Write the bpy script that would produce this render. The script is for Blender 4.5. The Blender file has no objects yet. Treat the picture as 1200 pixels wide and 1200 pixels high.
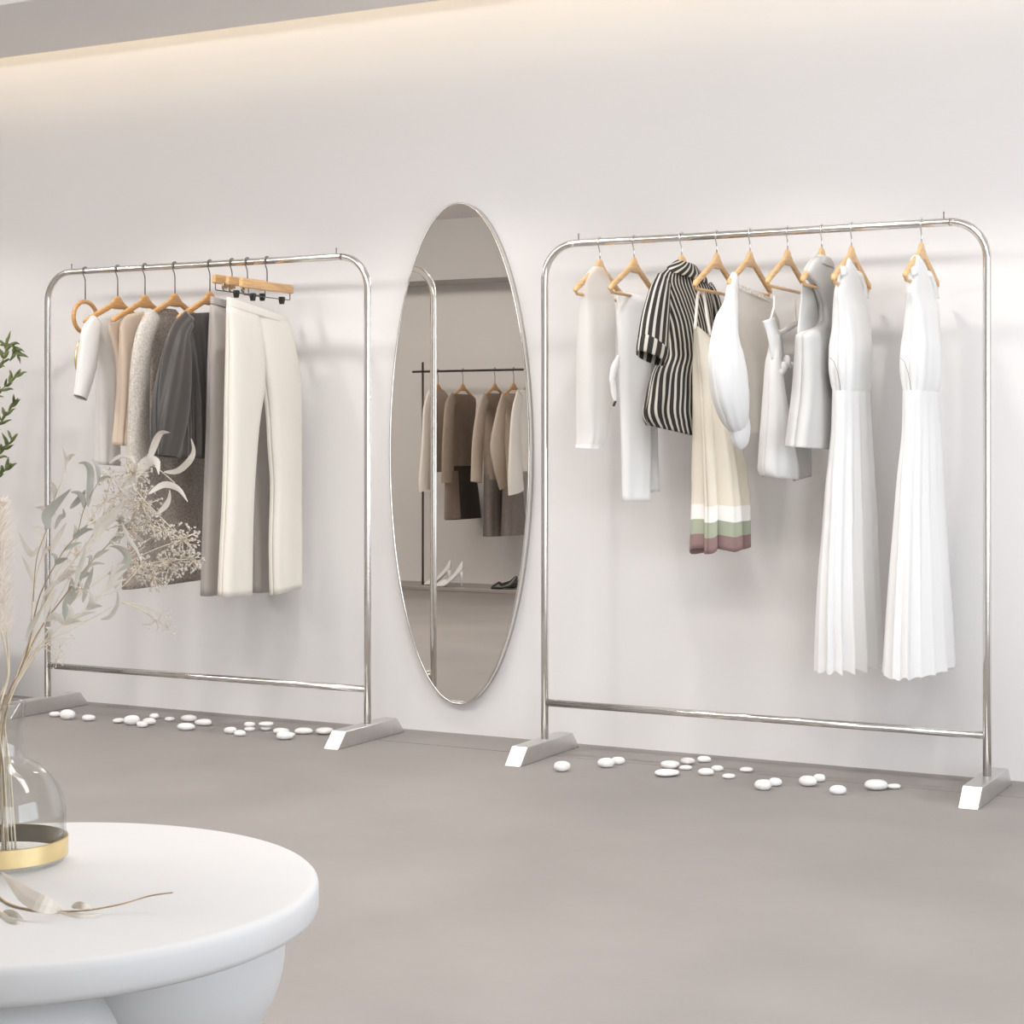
import bpy, bmesh, math, random
from mathutils import Vector, Matrix
random.seed(7)
C = bpy.context.scene.collection
PI = math.pi
V3 = Vector

# ------------------------------------------------------------------ camera
FPX, HY, YAW = 2116.0, 519.5, math.radians(27.636)
CAM = V3((0.0, -5.809, 1.07))
FWD = V3((-math.sin(YAW), math.cos(YAW), 0)); RGT = V3((math.cos(YAW), math.sin(YAW), 0)); UP = V3((0, 0, 1))

def ray(px, py):
    return FWD + RGT * ((px - 600) / FPX) + UP * ((HY - py) / FPX)
def proj(p):
    d = p - CAM; z = d.dot(FWD)
    return 600 + FPX * d.dot(RGT) / z, HY - FPX * d.z / z
def hit(px, py, pt, n):
    d = ray(px, py); return CAM + d * ((pt - CAM).dot(n) / d.dot(n))
def floor_at(px, py, z=0.0):
    return hit(px, py, V3((0, 0, z)), UP)
def at_depth(px, py, z):
    return CAM + ray(px, py) * z

cd = bpy.data.cameras.new('camera'); cam = bpy.data.objects.new('camera', cd); C.objects.link(cam)
cam.location = CAM; cam.rotation_euler = (PI / 2, 0, YAW)
cd.sensor_width = 36; cd.lens = 36 * FPX / 1200; cd.shift_y = -(600 - HY) / 1200; cd.clip_start = 0.05
bpy.context.scene.camera = cam

# ------------------------------------------------------------------ materials
def mat(name, col, rough=0.6, metal=0.0, var=0.0, vscale=8.0, bump=0.0, bscale=40.0, trans=0.0, alpha=1.0, ior=1.45,
        sheen=0.0, stretch=None, spec=0.5, translucent=0.0, detail=4.0, col2=None, coat=0.0):
    m = bpy.data.materials.new(name); m.use_nodes = True
    nt = m.node_tree; N = nt.nodes; L = nt.links
    b = N['Principled BSDF']; out = N['Material Output']
    b.inputs['Base Color'].default_value = (*col, 1); b.inputs['Roughness'].default_value = rough
    b.inputs['Metallic'].default_value = metal; b.inputs['IOR'].default_value = ior
    b.inputs['Transmission Weight'].default_value = trans; b.inputs['Alpha'].default_value = alpha
    b.inputs['Sheen Weight'].default_value = sheen; b.inputs['Specular IOR Level'].default_value = spec
    b.inputs['Coat Weight'].default_value = coat
    if var or bump or col2:
        tc = N.new('ShaderNodeTexCoord'); mp = N.new('ShaderNodeMapping')
        L.new(tc.outputs['Object'], mp.inputs['Vector'])
        if stretch: mp.inputs['Scale'].default_value = stretch
    if var or col2:
        nz = N.new('ShaderNodeTexNoise'); nz.inputs['Scale'].default_value = vscale; nz.inputs['Detail'].default_value = detail
        L.new(mp.outputs['Vector'], nz.inputs['Vector'])
        rp = N.new('ShaderNodeValToRGB'); L.new(nz.outputs['Fac'], rp.inputs['Fac'])
        rp.color_ramp.elements[0].position = 0.33; rp.color_ramp.elements[1].position = 0.67
        c2 = col2 or tuple(c * (1 + var) for c in col); c1 = col if col2 else tuple(c * (1 - var) for c in col)
        rp.color_ramp.elements[0].color = (*c1, 1); rp.color_ramp.elements[1].color = (*c2, 1)
        L.new(rp.outputs['Color'], b.inputs['Base Color'])
    if bump:
        nb = N.new('ShaderNodeTexNoise'); nb.inputs['Scale'].default_value = bscale; nb.inputs['Detail'].default_value = 5
        L.new(mp.outputs['Vector'], nb.inputs['Vector'])
        bp = N.new('ShaderNodeBump'); bp.inputs['Strength'].default_value = bump; bp.inputs['Distance'].default_value = 0.01
        L.new(nb.outputs['Fac'], bp.inputs['Height']); L.new(bp.outputs['Normal'], b.inputs['Normal'])
    if translucent:
        tr = N.new('ShaderNodeBsdfTranslucent'); tr.inputs['Color'].default_value = (*col, 1)
        mx = N.new('ShaderNodeMixShader'); mx.inputs['Fac'].default_value = translucent
        L.new(b.outputs[0], mx.inputs[1]); L.new(tr.outputs[0], mx.inputs[2]); L.new(mx.outputs[0], out.inputs['Surface'])
    return m

M = {}
M['wall'] = mat('plaster_wall', (0.755, 0.735, 0.723), 0.9, var=0.012, vscale=1.2, bump=0.02, bscale=60)
M['wall_far'] = mat('plaster_wall_far', (0.76, 0.73, 0.70), 0.9, var=0.01, vscale=1.2)
M['ceil'] = mat('painted_ceiling', (0.86, 0.84, 0.83), 0.9, var=0.01, vscale=2)
M['bulk'] = mat('bulkhead_paint', (0.54, 0.525, 0.51), 0.9, var=0.01, vscale=2)
M['floor'] = mat('microcement_floor', (0.285, 0.262, 0.246), 0.55, var=0.08, vscale=1.6, bump=0.05, bscale=30, detail=9, spec=0.35)
M['joint'] = mat('floor_joint', (0.24, 0.215, 0.2), 0.7, var=0.05)
M['steel'] = mat('brushed_steel', (0.76, 0.74, 0.71), 0.17, metal=1.0, var=0.03, vscale=30)
M['foot'] = mat('satin_steel_foot', (0.72, 0.71, 0.70), 0.34, metal=1.0, var=0.03, vscale=20)
M['chrome'] = mat('hook_steel', (0.78, 0.77, 0.75), 0.12, metal=1.0, var=0.02)
M['gunmetal'] = mat('dark_hook_metal', (0.20, 0.19, 0.18), 0.3, metal=1.0, var=0.05)
M['wood'] = mat('beech_wood', (0.68, 0.42, 0.195), 0.38, var=0.14, vscale=14, stretch=(4, 1, 14), coat=0.2)
M['wood_dark'] = mat('honey_wood', (0.62, 0.335, 0.125), 0.35, var=0.16, vscale=14, stretch=(4, 1, 14), coat=0.25)
M['black'] = mat('black_rubber', (0.025, 0.024, 0.023), 0.5, var=0.1)
M['mirror'] = mat('mirror_glass', (0.80, 0.775, 0.745), 0.0, metal=1.0, var=0.001)
M['mirror_edge'] = mat('mirror_edge', (0.80, 0.78, 0.74), 0.12, metal=1.0, var=0.01)
M['pebble'] = mat('white_pebble', (0.86, 0.84, 0.81), 0.6, var=0.03, vscale=30, bump=0.08, bscale=80)
M['plaster'] = mat('white_table_plaster', (0.585, 0.575, 0.565), 0.55, var=0.01, vscale=6, bump=0.02, bscale=60)
def thin_glass(name, tint):
    m = bpy.data.materials.new(name); m.use_nodes = True; N = m.node_tree.nodes; L = m.node_tree.links
    N.remove(N['Principled BSDF']); tr = N.new('ShaderNodeBsdfTransparent'); tr.inputs[0].default_value = (*tint, 1)
    gl = N.new('ShaderNodeBsdfGlossy'); gl.inputs['Roughness'].default_value = .02; lw = N.new('ShaderNodeLayerWeight'); pw = N.new('ShaderNodeMath'); pw.operation = 'POWER'; pw.inputs[1].default_value = 3.5
    fr = N.new('ShaderNodeMath'); fr.operation = 'MULTIPLY_ADD'; fr.inputs[1].default_value = .75; fr.inputs[2].default_value = .035
    lw.inputs['Blend'].default_value = .5; L.new(lw.outputs['Facing'], pw.inputs[0]); L.new(pw.outputs[0], fr.inputs[0])
    mx = N.new('ShaderNodeMixShader'); L.new(fr.outputs[0], mx.inputs[0]); L.new(tr.outputs[0], mx.inputs[1]); L.new(gl.outputs[0], mx.inputs[2])
    L.new(mx.outputs[0], N['Material Output'].inputs['Surface']); return m
M['pane'] = thin_glass('window_pane', (.98, .985, .985))
M['glass'] = thin_glass('clear_glass', (.965, .972, .965))
M['gold'] = mat('brushed_gold', (0.83, 0.66, 0.36), 0.3, metal=1.0, var=0.05, vscale=25)
M['white'] = mat('white_cotton', (0.93, 0.925, 0.91), 0.85, var=0.01, bump=0.10, bscale=45, translucent=0.25, stretch=(1, 1, .15))
M['white_pleat'] = mat('white_pleated_cloth', (0.94, 0.935, 0.925), 0.8, var=0.01, bump=0.06, bscale=35, translucent=0.3, stretch=(1, 1, .08))
M['white_grey'] = mat('pale_grey_jersey', (0.68, 0.668, 0.648), 0.85, var=0.015, bump=0.06, bscale=40, translucent=0.15)
M['sheer'] = mat('sheer_white_voile', (0.93, 0.92, 0.90), 0.8, alpha=0.80, var=0.01, bump=0.05, bscale=30, translucent=0.4)
M['sheer_warm'] = mat('sheer_cream_voile', (0.90, 0.87, 0.82), 0.8, alpha=0.66, var=0.015, bump=0.05, bscale=30, translucent=0.45)
M['top_white'] = mat('soft_white_knit', (0.71, 0.69, 0.66), 0.9, var=0.015, bump=0.08, bscale=60, sheen=0.2)
M['peach'] = mat('peach_beige_cloth', (0.73, 0.60, 0.48), 0.85, var=0.02, bump=0.08, bscale=40, stretch=(1, 1, .2), translucent=0.12)
M['tweed'] = mat('speckled_tweed', (0.20, 0.165, 0.14), 0.95, col2=(0.40, 0.345, 0.30), vscale=170, bump=0.3, bscale=220, detail=2)
M['tweed_lit'] = mat('speckled_lit_tweed', (0.44, 0.40, 0.355), 0.95, col2=(0.66, 0.61, 0.55), vscale=170, bump=0.3, bscale=220, detail=2)  # paler copy of the coat tweed: light on the sleeve put into the colour
M['satin'] = mat('dark_grey_satin', (0.062, 0.055, 0.05), 0.40, var=0.05, bump=0.25, bscale=9, stretch=(1, 1, .12), sheen=0.3)
M['grey'] = mat('mid_grey_suiting', (0.43, 0.395, 0.37), 0.85, var=0.02, bump=0.05, bscale=60)
M['cream'] = mat('cream_twill', (0.77, 0.73, 0.655), 0.85, var=0.012, bump=0.10, bscale=30, stretch=(1, 1, .3))
M['brown'] = mat('brown_wool', (0.235, 0.175, 0.135), 0.9, var=0.06, vscale=30, bump=0.1, bscale=80)
M['dark_brown'] = mat('dark_brown_wool', (0.06, 0.045, 0.036), 0.9, var=0.06, vscale=30, bump=0.1, bscale=80)
M['taupe'] = mat('taupe_wool', (0.34, 0.275, 0.215), 0.9, var=0.05, vscale=30, bump=0.1, bscale=80)
M['sand'] = mat('sand_blouse', (0.50, 0.42, 0.34), 0.85, var=0.03, vscale=30, bump=0.1, bscale=60)
M['ivory'] = mat('ivory_shirt', (0.86, 0.81, 0.74), 0.85, var=0.02, bump=0.06, bscale=60)
M['greybrown'] = mat('grey_brown_wool', (0.22, 0.185, 0.165), 0.9, var=0.08, vscale=60, bump=0.15, bscale=90)
M['leaf_pale'] = mat('dried_pale_leaf', (0.70, 0.66, 0.585), 0.7, var=0.10, vscale=12, translucent=0.3)
M['leaf_sage'] = mat('dried_sage_leaf', (0.53, 0.515, 0.445), 0.7, var=0.12, vscale=14, translucent=0.25)
M['leaf_cream'] = mat('bleached_leaf', (0.80, 0.74, 0.66), 0.7, var=0.06, vscale=12, translucent=0.3)
M['stem'] = mat('dried_stem', (0.40, 0.29, 0.17), 0.7, var=0.2, vscale=25)
M['stem_pale'] = mat('pale_straw_stem', (0.70, 0.61, 0.48), 0.7, var=0.12, vscale=25)
M['blossom'] = mat('tiny_blossom', (0.78, 0.72, 0.65), 0.8, var=0.10, vscale=40, translucent=0.3)
M['pampas'] = mat('pampas_plume', (0.84, 0.775, 0.70), 0.9, var=0.06, vscale=20, translucent=0.35)
M['olive'] = mat('olive_leaf', (0.085, 0.12, 0.035), 0.5, col2=(0.23, 0.28, 0.10), vscale=30, translucent=0.15)
M['bark'] = mat('olive_bark', (0.20, 0.16, 0.11), 0.9, var=0.25, vscale=20, bump=0.4, bscale=40)
M['pot'] = mat('pale_stone_pot', (0.66, 0.63, 0.59), 0.8, var=0.05, bump=0.1)
M['soil'] = mat('potting_soil', (0.06, 0.045, 0.035), 1.0, var=0.3, vscale=60, bump=0.5)
M['plinth'] = mat('grey_plinth', (0.36, 0.325, 0.30), 0.6, var=0.04, vscale=5)
M['shoe_white'] = mat('white_leather', (0.84, 0.83, 0.81), 0.35, var=0.02)
M['shoe_black'] = mat('black_leather', (0.03, 0.028, 0.026), 0.3, var=0.1)
M['frame'] = mat('white_window_frame', (0.80, 0.80, 0.80), 0.5, var=0.01)


def led_mat():
    m = bpy.data.materials.new('warm_led'); m.use_nodes = True
    b = m.node_tree.nodes['Principled BSDF']
    b.inputs['Emission Color'].default_value = (1, .80, .52, 1); b.inputs['Emission Strength'].default_value = 1.0
    return m
M['led'] = led_mat()

def uv_mat(name, base, rough, build):
    m = bpy.data.materials.new(name); m.use_nodes = True
    nt = m.node_tree; N = nt.nodes; L = nt.links; b = N['Principled BSDF']; b.inputs['Roughness'].default_value = rough
    uv = N.new('ShaderNodeUVMap'); uv.uv_map = 'UVMap'; sp = N.new('ShaderNodeSeparateXYZ'); L.new(uv.outputs[0], sp.inputs[0])
    build(N, L, sp, b)
    return m
def stripes(N, L, sp, b):
    fr = N.new('ShaderNodeMath'); fr.operation = 'FRACT'; L.new(sp.outputs['X'], fr.inputs[0])
    rp = N.new('ShaderNodeValToRGB'); rp.color_ramp.interpolation = 'CONSTANT'
    e = rp.color_ramp.elements; e[0].color = (.022, .020, .017, 1); e[1].position = .62; e[1].color = (.58, .55, .49, 1)
    L.new(fr.outputs[0], rp.inputs['Fac']); L.new(rp.outputs['Color'], b.inputs['Base Color'])
def bands(N, L, sp, b):
    rp = N.new('ShaderNodeValToRGB'); rp.color_ramp.interpolation = 'CONSTANT'; e = rp.color_ramp.elements
    e[0].color = (.76, .70, .58, 1); e[1].position = .793; e[1].color = (.86, .84, .80, 1)
    a = e.new(.866); a.color = (.37, .40, .30, 1); a = e.new(.931); a.color = (.27, .175, .165, 1)
    L.new(sp.outputs['Y'], rp.inputs['Fac']); L.new(rp.outputs['Color'], b.inputs['Base Color'])
def lace(N, L, sp, b):
    vo = N.new('ShaderNodeTexVoronoi'); vo.inputs['Scale'].default_value = 1.0; vo.feature = 'DISTANCE_TO_EDGE'
    mp = N.new('ShaderNodeMapping'); mp.inputs['Scale'].default_value = (60, 2, 1)
    uv = N.new('ShaderNodeUVMap'); uv.uv_map = 'UVMap'
    L.new(uv.outputs[0], mp.inputs['Vector']); L.new(mp.outputs[0], vo.inputs['Vector'])
    rp = N.new('ShaderNodeValToRGB'); rp.color_ramp.interpolation = 'CONSTANT'; e = rp.color_ramp.elements
    e[0].color = (.62, .56, .49, 1); e[1].position = .10; e[1].color = (.86, .83, .78, 1)
    L.new(vo.outputs['Distance'], rp.inputs['Fac']); L.new(rp.outputs['Color'], b.inputs['Base Color'])
M['stripe'] = uv_mat('black_striped_cotton', None, 0.8, stripes)
M['bands'] = uv_mat('cream_banded_cloth', None, 0.8, bands)
M['lace'] = uv_mat('lace_band', None, 0.85, lace)

# ------------------------------------------------------------------ mesh builder
REFL = [False]
MIRROR_Y = -0.035
def mapv(p):
    return V3((p.x, 2 * MIRROR_Y - p.y, p.z)) if REFL[0] else p

class MB:
    def __init__(s): s.v = []; s.f = []; s.uv = []
    def add(s, vs, fs, uvs=None):
        o = len(s.v); s.v += [V3(v) for v in vs]; s.f += [[i + o for i in f] for f in fs]
        s.uv += uvs if uvs else [(0, 0)] * len(vs)
    def rings(s, rs, cap0=False, cap1=False, closed=True, uvs=None):
        n = len(rs[0]); vs = [p for r in rs for p in r]; fs = []
        for i in range(len(rs) - 1):
            for j in range(n if closed else n - 1):
                k = (j + 1) % n
                fs.append([i * n + j, i * n + k, (i + 1) * n + k, (i + 1) * n + j])
        if cap0: fs.append(list(range(n))[::-1])
        if cap1: fs.append([(len(rs) - 1) * n + j for j in range(n)])
        s.add(vs, fs, uvs)
        return s
    def tube(s, pts, r, n=10, caps=True, squash=None):
        pts = [V3(p) for p in pts]; rs = []; A = None
        for i, p in enumerate(pts):
            t = (pts[min(i + 1, len(pts) - 1)] - pts[max(i - 1, 0)]).normalized()
            if A is None:
                A = t.cross(V3((0.3, 0.9, 0.31)))
                if A.length < .05: A = t.cross(V3((1, 0, 0)))
            else: A = A - t * A.dot(t)
            A.normalize(); B = t.cross(A)
            rr = r[i] if isinstance(r, (list, tuple)) else r
            rs.append([p + (A * math.cos(2 * PI * j / n) + B * math.sin(2 * PI * j / n)) * rr for j in range(n)])
        return s.rings(rs, caps, caps)
    def box(s, lo, hi):
        x0, y0, z0 = lo; x1, y1, z1 = hi
        s.add([(x0, y0, z0), (x1, y0, z0), (x1, y1, z0), (x0, y1, z0), (x0, y0, z1), (x1, y0, z1), (x1, y1, z1), (x0, y1, z1)],
              [[0, 3, 2, 1], [4, 5, 6, 7], [0, 1, 5, 4], [1, 2, 6, 5], [2, 3, 7, 6], [3, 0, 4, 7]]); return s
    def lathe(s, c, prof, n=64, cap0=False, cap1=False):
        return s.rings([[V3((c[0] + r * math.cos(2 * PI * j / n), c[1] + r * math.sin(2 * PI * j / n), c[2] + z)) for j in range(n)] for r, z in prof], cap0, cap1)
    def blob(s, c, r, noise=0.0, seg=8):
        c = V3(c); rs = []
        for i in range(seg + 1):
            a = PI * i / seg; rr = max(math.sin(a), 0.02)
            rs.append([c + V3((r[0] * rr * math.cos(2 * PI * j / (2 * seg)), r[1] * rr * math.sin(2 * PI * j / (2 * seg)), -r[2] * math.cos(a))) for j in range(2 * seg)])
        return s.rings(rs, True, True)

def setp(o, label=None, cat=None, group=None, kind=None):
    if label: o['label'] = label
    if cat: o['category'] = cat
    if group: o['group'] = group
    if kind: o['kind'] = kind
    return o
def thing(name, loc, label, cat, group=None):
    o = bpy.data.objects.new(name, None); C.objects.link(o); o.location = mapv(V3(loc)); o.empty_display_size = .05
    return setp(o, label, cat, group)
def world_loc(o):
    p = V3(o.location)
    while o.parent: o = o.parent; p += o.location
    return p
def obj(name, mb, m, parent=None, solid=0.0, bevel=0.0, smooth=True, subs=0, label=None, auto=None):
    vs = [mapv(v) for v in mb.v]
    if parent is None:
        lo = V3((min(v.x for v in vs), min(v.y for v in vs), min(v.z for v in vs))); hi = V3((max(v.x for v in vs), max(v.y for v in vs), max(v.z for v in vs)))
        org = V3(((lo.x + hi.x) / 2, (lo.y + hi.y) / 2, lo.z))
    else: org = world_loc(parent)
    me = bpy.data.meshes.new(name); me.from_pydata([v - org for v in vs], [], mb.f)
    uvl = me.uv_layers.new(name='UVMap')
    for lp in me.loops: uvl.data[lp.index].uv = mb.uv[lp.vertex_index]
    bm = bmesh.new(); bm.from_mesh(me); bmesh.ops.recalc_face_normals(bm, faces=bm.faces); bm.to_mesh(me); bm.free()
    me.materials.append(m if not isinstance(m, str) else M[m])
    if smooth:
        for p in me.polygons: p.use_smooth = True
    o = bpy.data.objects.new(name, me); C.objects.link(o)
    if parent is None: o.location = org
    else: o.parent = parent
    if bevel:
        b = o.modifiers.new('bevel', 'BEVEL'); b.width = bevel; b.segments = 3; b.limit_method = 'ANGLE'; b.angle_limit = math.radians(40)
    if subs:
        b = o.modifiers.new('subs', 'SUBSURF'); b.levels = subs; b.render_levels = subs
    if solid:
        b = o.modifiers.new('solid', 'SOLIDIFY'); b.thickness = solid; b.offset = 0
    if auto:
        me.set_sharp_from_angle(angle=math.radians(auto))
    if label: o['label'] = label
    return o
def struct(name, mb, m, parent=None, **k):
    k.setdefault('smooth', False)
    o = obj(name, mb, m, parent, **k)
    if parent is None: o['kind'] = 'structure'
    return o

# ------------------------------------------------------------------ room shell
XL, XR, YB = -10.0, 2.6, -6.05
struct('floor', MB().box((XL - .1, YB - .1, -.1), (XR + .1, .1, 0)), 'floor')
struct('wall_back', MB().box((XL, 0, 0), (XR, .12, 3.1)), 'wall')
fx0, fx1 = .5, 2.45                             # made-up glazed opening behind the viewer, added for front fill
wfr = MB(); wfr.box((XL, YB - .12, 0), (fx0, YB, 3.1)); wfr.box((fx1, YB - .12, 0), (XR, YB, 3.1)); wfr.box((fx0, YB - .12, 0), (fx1, YB, .15)); wfr.box((fx0, YB - .12, 2.25), (fx1, YB, 3.1))
struct('wall_front', wfr, 'wall_far')
struct('wall_left', MB().box((XL - .12, YB, 0), (XL, 0, 3.1)), 'wall')
# right wall with a tall shop window
wy0, wy1, wz0, wz1 = -5.2, -1.6, 0.25, 2.45
wr = MB(); wr.box((XR, YB, 0), (XR + .12, wy0, 3.1)); wr.box((XR, wy1, 0), (XR + .12, 0, 3.1))
wr.box((XR, wy0, 0), (XR + .12, wy1, wz0)); wr.box((XR, wy0, wz1), (XR + .12, wy1, 3.1))
struct('wall_right', wr, 'wall')
wf = MB()
for a, b_, c, d in ((wy0, wy0 + .05, wz0, wz1), (wy1 - .05, wy1, wz0, wz1), (wy0 + .05, wy1 - .05, wz0, wz0 + .05), (wy0 + .05, wy1 - .05, wz1 - .05, wz1), (-3.425, -3.375, wz0 + .05, wz1 - .05)):
    wf.box((XR + .03, a, c), (XR + .09, b_, d))
w1 = struct('window_1', wf, 'frame')
w2f = MB()
for a, b_, c, d in ((fx0, fx0 + .05, .15, 2.25), (fx1 - .05, fx1, .15, 2.25), (fx0 + .05, fx1 - .05, .15, .2), (fx0 + .05, fx1 - .05, 2.2, 2.25)):
    w2f.box((a, YB - .09, c), (b_, YB - .03, d))
w2 = struct('added_window', w2f, 'frame')  # made-up window around the added front fill
wp2 = obj('window_pane', MB().box((fx0 + .05, YB - .062, .2), (fx1 - .05, YB - .058, 2.2)), 'pane', None, smooth=False)
wp2.parent = w2; wp2.location = wp2.location - w2.location
wp = obj('window_pane', MB().box((XR + .058, wy0 + .05, wz0 + .05), (XR + .062, wy1 - .05, wz1 - .05)), 'pane', None, smooth=False)
wp.parent = w1; wp.location = wp.location - w1.location
# ceilings: low board along the back wall leaves a gap for the cove light
SOF = 2.670
struct('ceiling', MB().box((XL, YB, 2.70), (XR, -.86, 2.80)), 'ceil')
struct('trim_1', MB().box((XL, -.835, SOF), (XR, -.15, SOF + .035)), 'ceil')
struct('trim_2', MB().box((XL, -1.0, 3.0), (XR, 0, 3.1)), 'ceil')
struct('trim_3', MB().box((XL, -.885, 2.72), (XR, -.86, 3.0)), 'ceil')
struct('trim_4', MB().box((XL, YB, 2.26), (0, -5.68, 2.70)), 'bulk')
struct('trim_5', MB().box((XL, -.237, 2.705), (XR, -.225, 2.725)), 'led')
yj = floor_at(700, 890.3).y
struct('trim_6', MB().box((XL, yj - .0025, 0), (XR, yj + .0025, .0008)), 'joint')

# ------------------------------------------------------------------ racks
DR, HR, HL, TR = .2716, 1.7497, .1813, .0128
S = (-4.9956, -3.4885, -2.7723, -1.2678)
RAILP = V3((0, -DR, 0))
def rack(x0, x1, label, pins):
    t = thing('clothes_rack', ((x0 + x1) / 2, -DR, 0), label, 'clothes rack', 'steel clothes racks along the wall')
    R = .115; zt = HR
    def post(x, sgn):
        pts = [V3((x, -DR, .058)), V3((x, -DR, .5)), V3((x, -DR, 1.0)), V3((x, -DR, zt - R - .03))]
        for k in range(0, 11):
            a = PI / 2 * k / 10
            pts.append(V3((x + sgn * R * (1 - math.cos(a)), -DR, zt - R + R * math.sin(a))))
        return pts
    obj('post', MB().tube(post(x0, 1), TR, 20), 'steel', t); obj('post', MB().tube(post(x1, -1), TR, 20), 'steel', t)
    obj('top_rail', MB().tube([V3((x0 + R - .001, -DR, zt)), V3(((x0 + x1) / 2, -DR, zt)), V3((x1 - R + .001, -DR, zt))], TR * .998, 20, False), 'steel', t)
    obj('lower_rail', MB().tube([V3((x0 + .008, -DR, HL)), V3((x1 - .008, -DR, HL))], .0123, 20), 'steel', t)
    for x in pins:
        obj('pin', MB().tube([V3((x, -DR, zt)), V3((x, -DR, zt + TR + .02))], .0022, 8), 'gunmetal', t)
    for x in (x0, x1):
        fy0, fy1 = -DR - .2426, -DR + .2138; w = .03; h = .058; rs = []
        b = MB()
        prof = [(fy0, 0), (fy0 + .055, h), (fy1 - .055, h), (fy1, 0)]
        b.add([V3((x - w, y, z)) for y, z in prof] + [V3((x + w, y, z)) for y, z in prof],
              [[0, 1, 2, 3], [7, 6, 5, 4], [0, 4, 5, 1], [1, 5, 6, 2], [2, 6, 7, 3], [3, 7, 4, 0]])
        obj('foot', b, 'foot', t, bevel=.003, smooth=False)
    return t
def rail_x(px):
    return hit(px, 290, RAILP, V3((0, 1, 0))).x
rack(S[0], S[1], 'steel clothes rack left of the oval mirror holding grey and beige clothes', [rail_x(84), rail_x(394)])
rack(S[2], S[3], 'steel clothes rack right of the oval mirror holding white clothes', [rail_x(678), rail_x(1106)])

# ------------------------------------------------------------------ oval mirror
def wall_at(px, py, y=MIRROR_Y): return hit(px, py, V3((0, y, 0)), V3((0, 1, 0)))
mt, mbm, ml, mr = wall_at(537, 237), wall_at(541, 826), wall_at(456, 527), wall_at(620.5, 530)
mc = V3(((ml.x + mr.x) / 2, 0, (mt.z + mbm.z) / 2)); ma = (mr.x - ml.x) / 2; mbz = (mt.z - mbm.z) / 2
t = thing('oval_mirror', (mc.x, 0, mc.z - mbz), 'tall oval mirror with thin steel edge hung on the wall between the racks', 'mirror')
n = 128
def ell(a, b, y): return [V3((mc.x + a * math.cos(2 * PI * j / n), y, mc.z + b * math.sin(2 * PI * j / n))) for j in range(n)]
g = MB(); g.rings([ell(ma - .006, mbz - .006, MIRROR_Y + .006), ell(ma - .006, mbz - .006, MIRROR_Y)], False, True)
obj('mirror_glass', g, 'mirror', t, smooth=False)
g = MB(); g.rings([ell(ma - .0055, mbz - .0055, 0), ell(ma, mbz, 0), ell(ma, mbz, MIRROR_Y - .001), ell(ma - .0058, mbz - .0058, MIRROR_Y - .002), ell(ma - .0058, mbz - .0058, MIRROR_Y + .005)])
obj('rim', g, 'mirror_edge', t)

# ------------------------------------------------------------------ hanger frames
class Frame:
    def __init__(s, px, yaw=0.0, O=None):
        s.O = V3((rail_x(px), -DR, HR)) if O is None else V3(O)
        if O is None:
            # refine so that the rail point projects at px
            for _ in range(4):
                s.O.x += (px - proj(s.O)[0]) / 320
        a = math.radians(yaw)
        s.U = V3((math.sin(a), -math.cos(a), 0)); s.V = V3((math.cos(a), math.sin(a), 0))
    def P(s, px, py, v=0.0): return hit(px, py, s.O + s.V * v, s.V)
    def loc(s, u, v, z): return s.O + s.U * u + s.V * v + UP * z
    def sc(s, p):
        x0, y0 = proj(p)
        return (proj(p + s.U * .01)[0] - x0) / .01, (proj(p + s.V * .01)[0] - x0) / .01, (y0 - proj(p + UP * .01)[1]) / .01

def lerp_rows(rows, m):
    # catmull-rom style interpolation of rows by the first entry
    rows = [tuple(r) + (0,) * (5 - len(r)) for r in rows]
    ys = [r[0] for r in rows]; out = []
    for i in range(m):
        y = ys[0] + (ys[-1] - ys[0]) * i / (m - 1)
        k = max(j for j in range(len(ys) - 1) if ys[j] <= y + 1e-9)
        h = ys[k + 1] - ys[k]; q = min(max((y - ys[k]) / h, 0), 1)
        row = [y]
        for c in range(1, 5):
            p0, p1 = rows[k][c], rows[k + 1][c]
            def slope(j):
                if j <= 0: return (rows[1][c] - rows[0][c]) / (ys[1] - ys[0])
                if j >= len(ys) - 1: return (rows[-1][c] - rows[-2][c]) / (ys[-1] - ys[-2])
                d0 = (rows[j][c] - rows[j - 1][c]) / (ys[j] - ys[j - 1]); d1 = (rows[j + 1][c] - rows[j][c]) / (ys[j + 1] - ys[j])
                return 0 if d0 * d1 <= 0 else 2 * d0 * d1 / (d0 + d1)
            m0, m1 = slope(k) * h, slope(k + 1) * h
            row.append((2 * q**3 - 3 * q**2 + 1) * p0 + (q**3 - 2 * q**2 + q) * m0 + (-2 * q**3 + 3 * q**2) * p1 + (q**3 - q**2) * m1)
        out.append(row)
    return out

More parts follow.
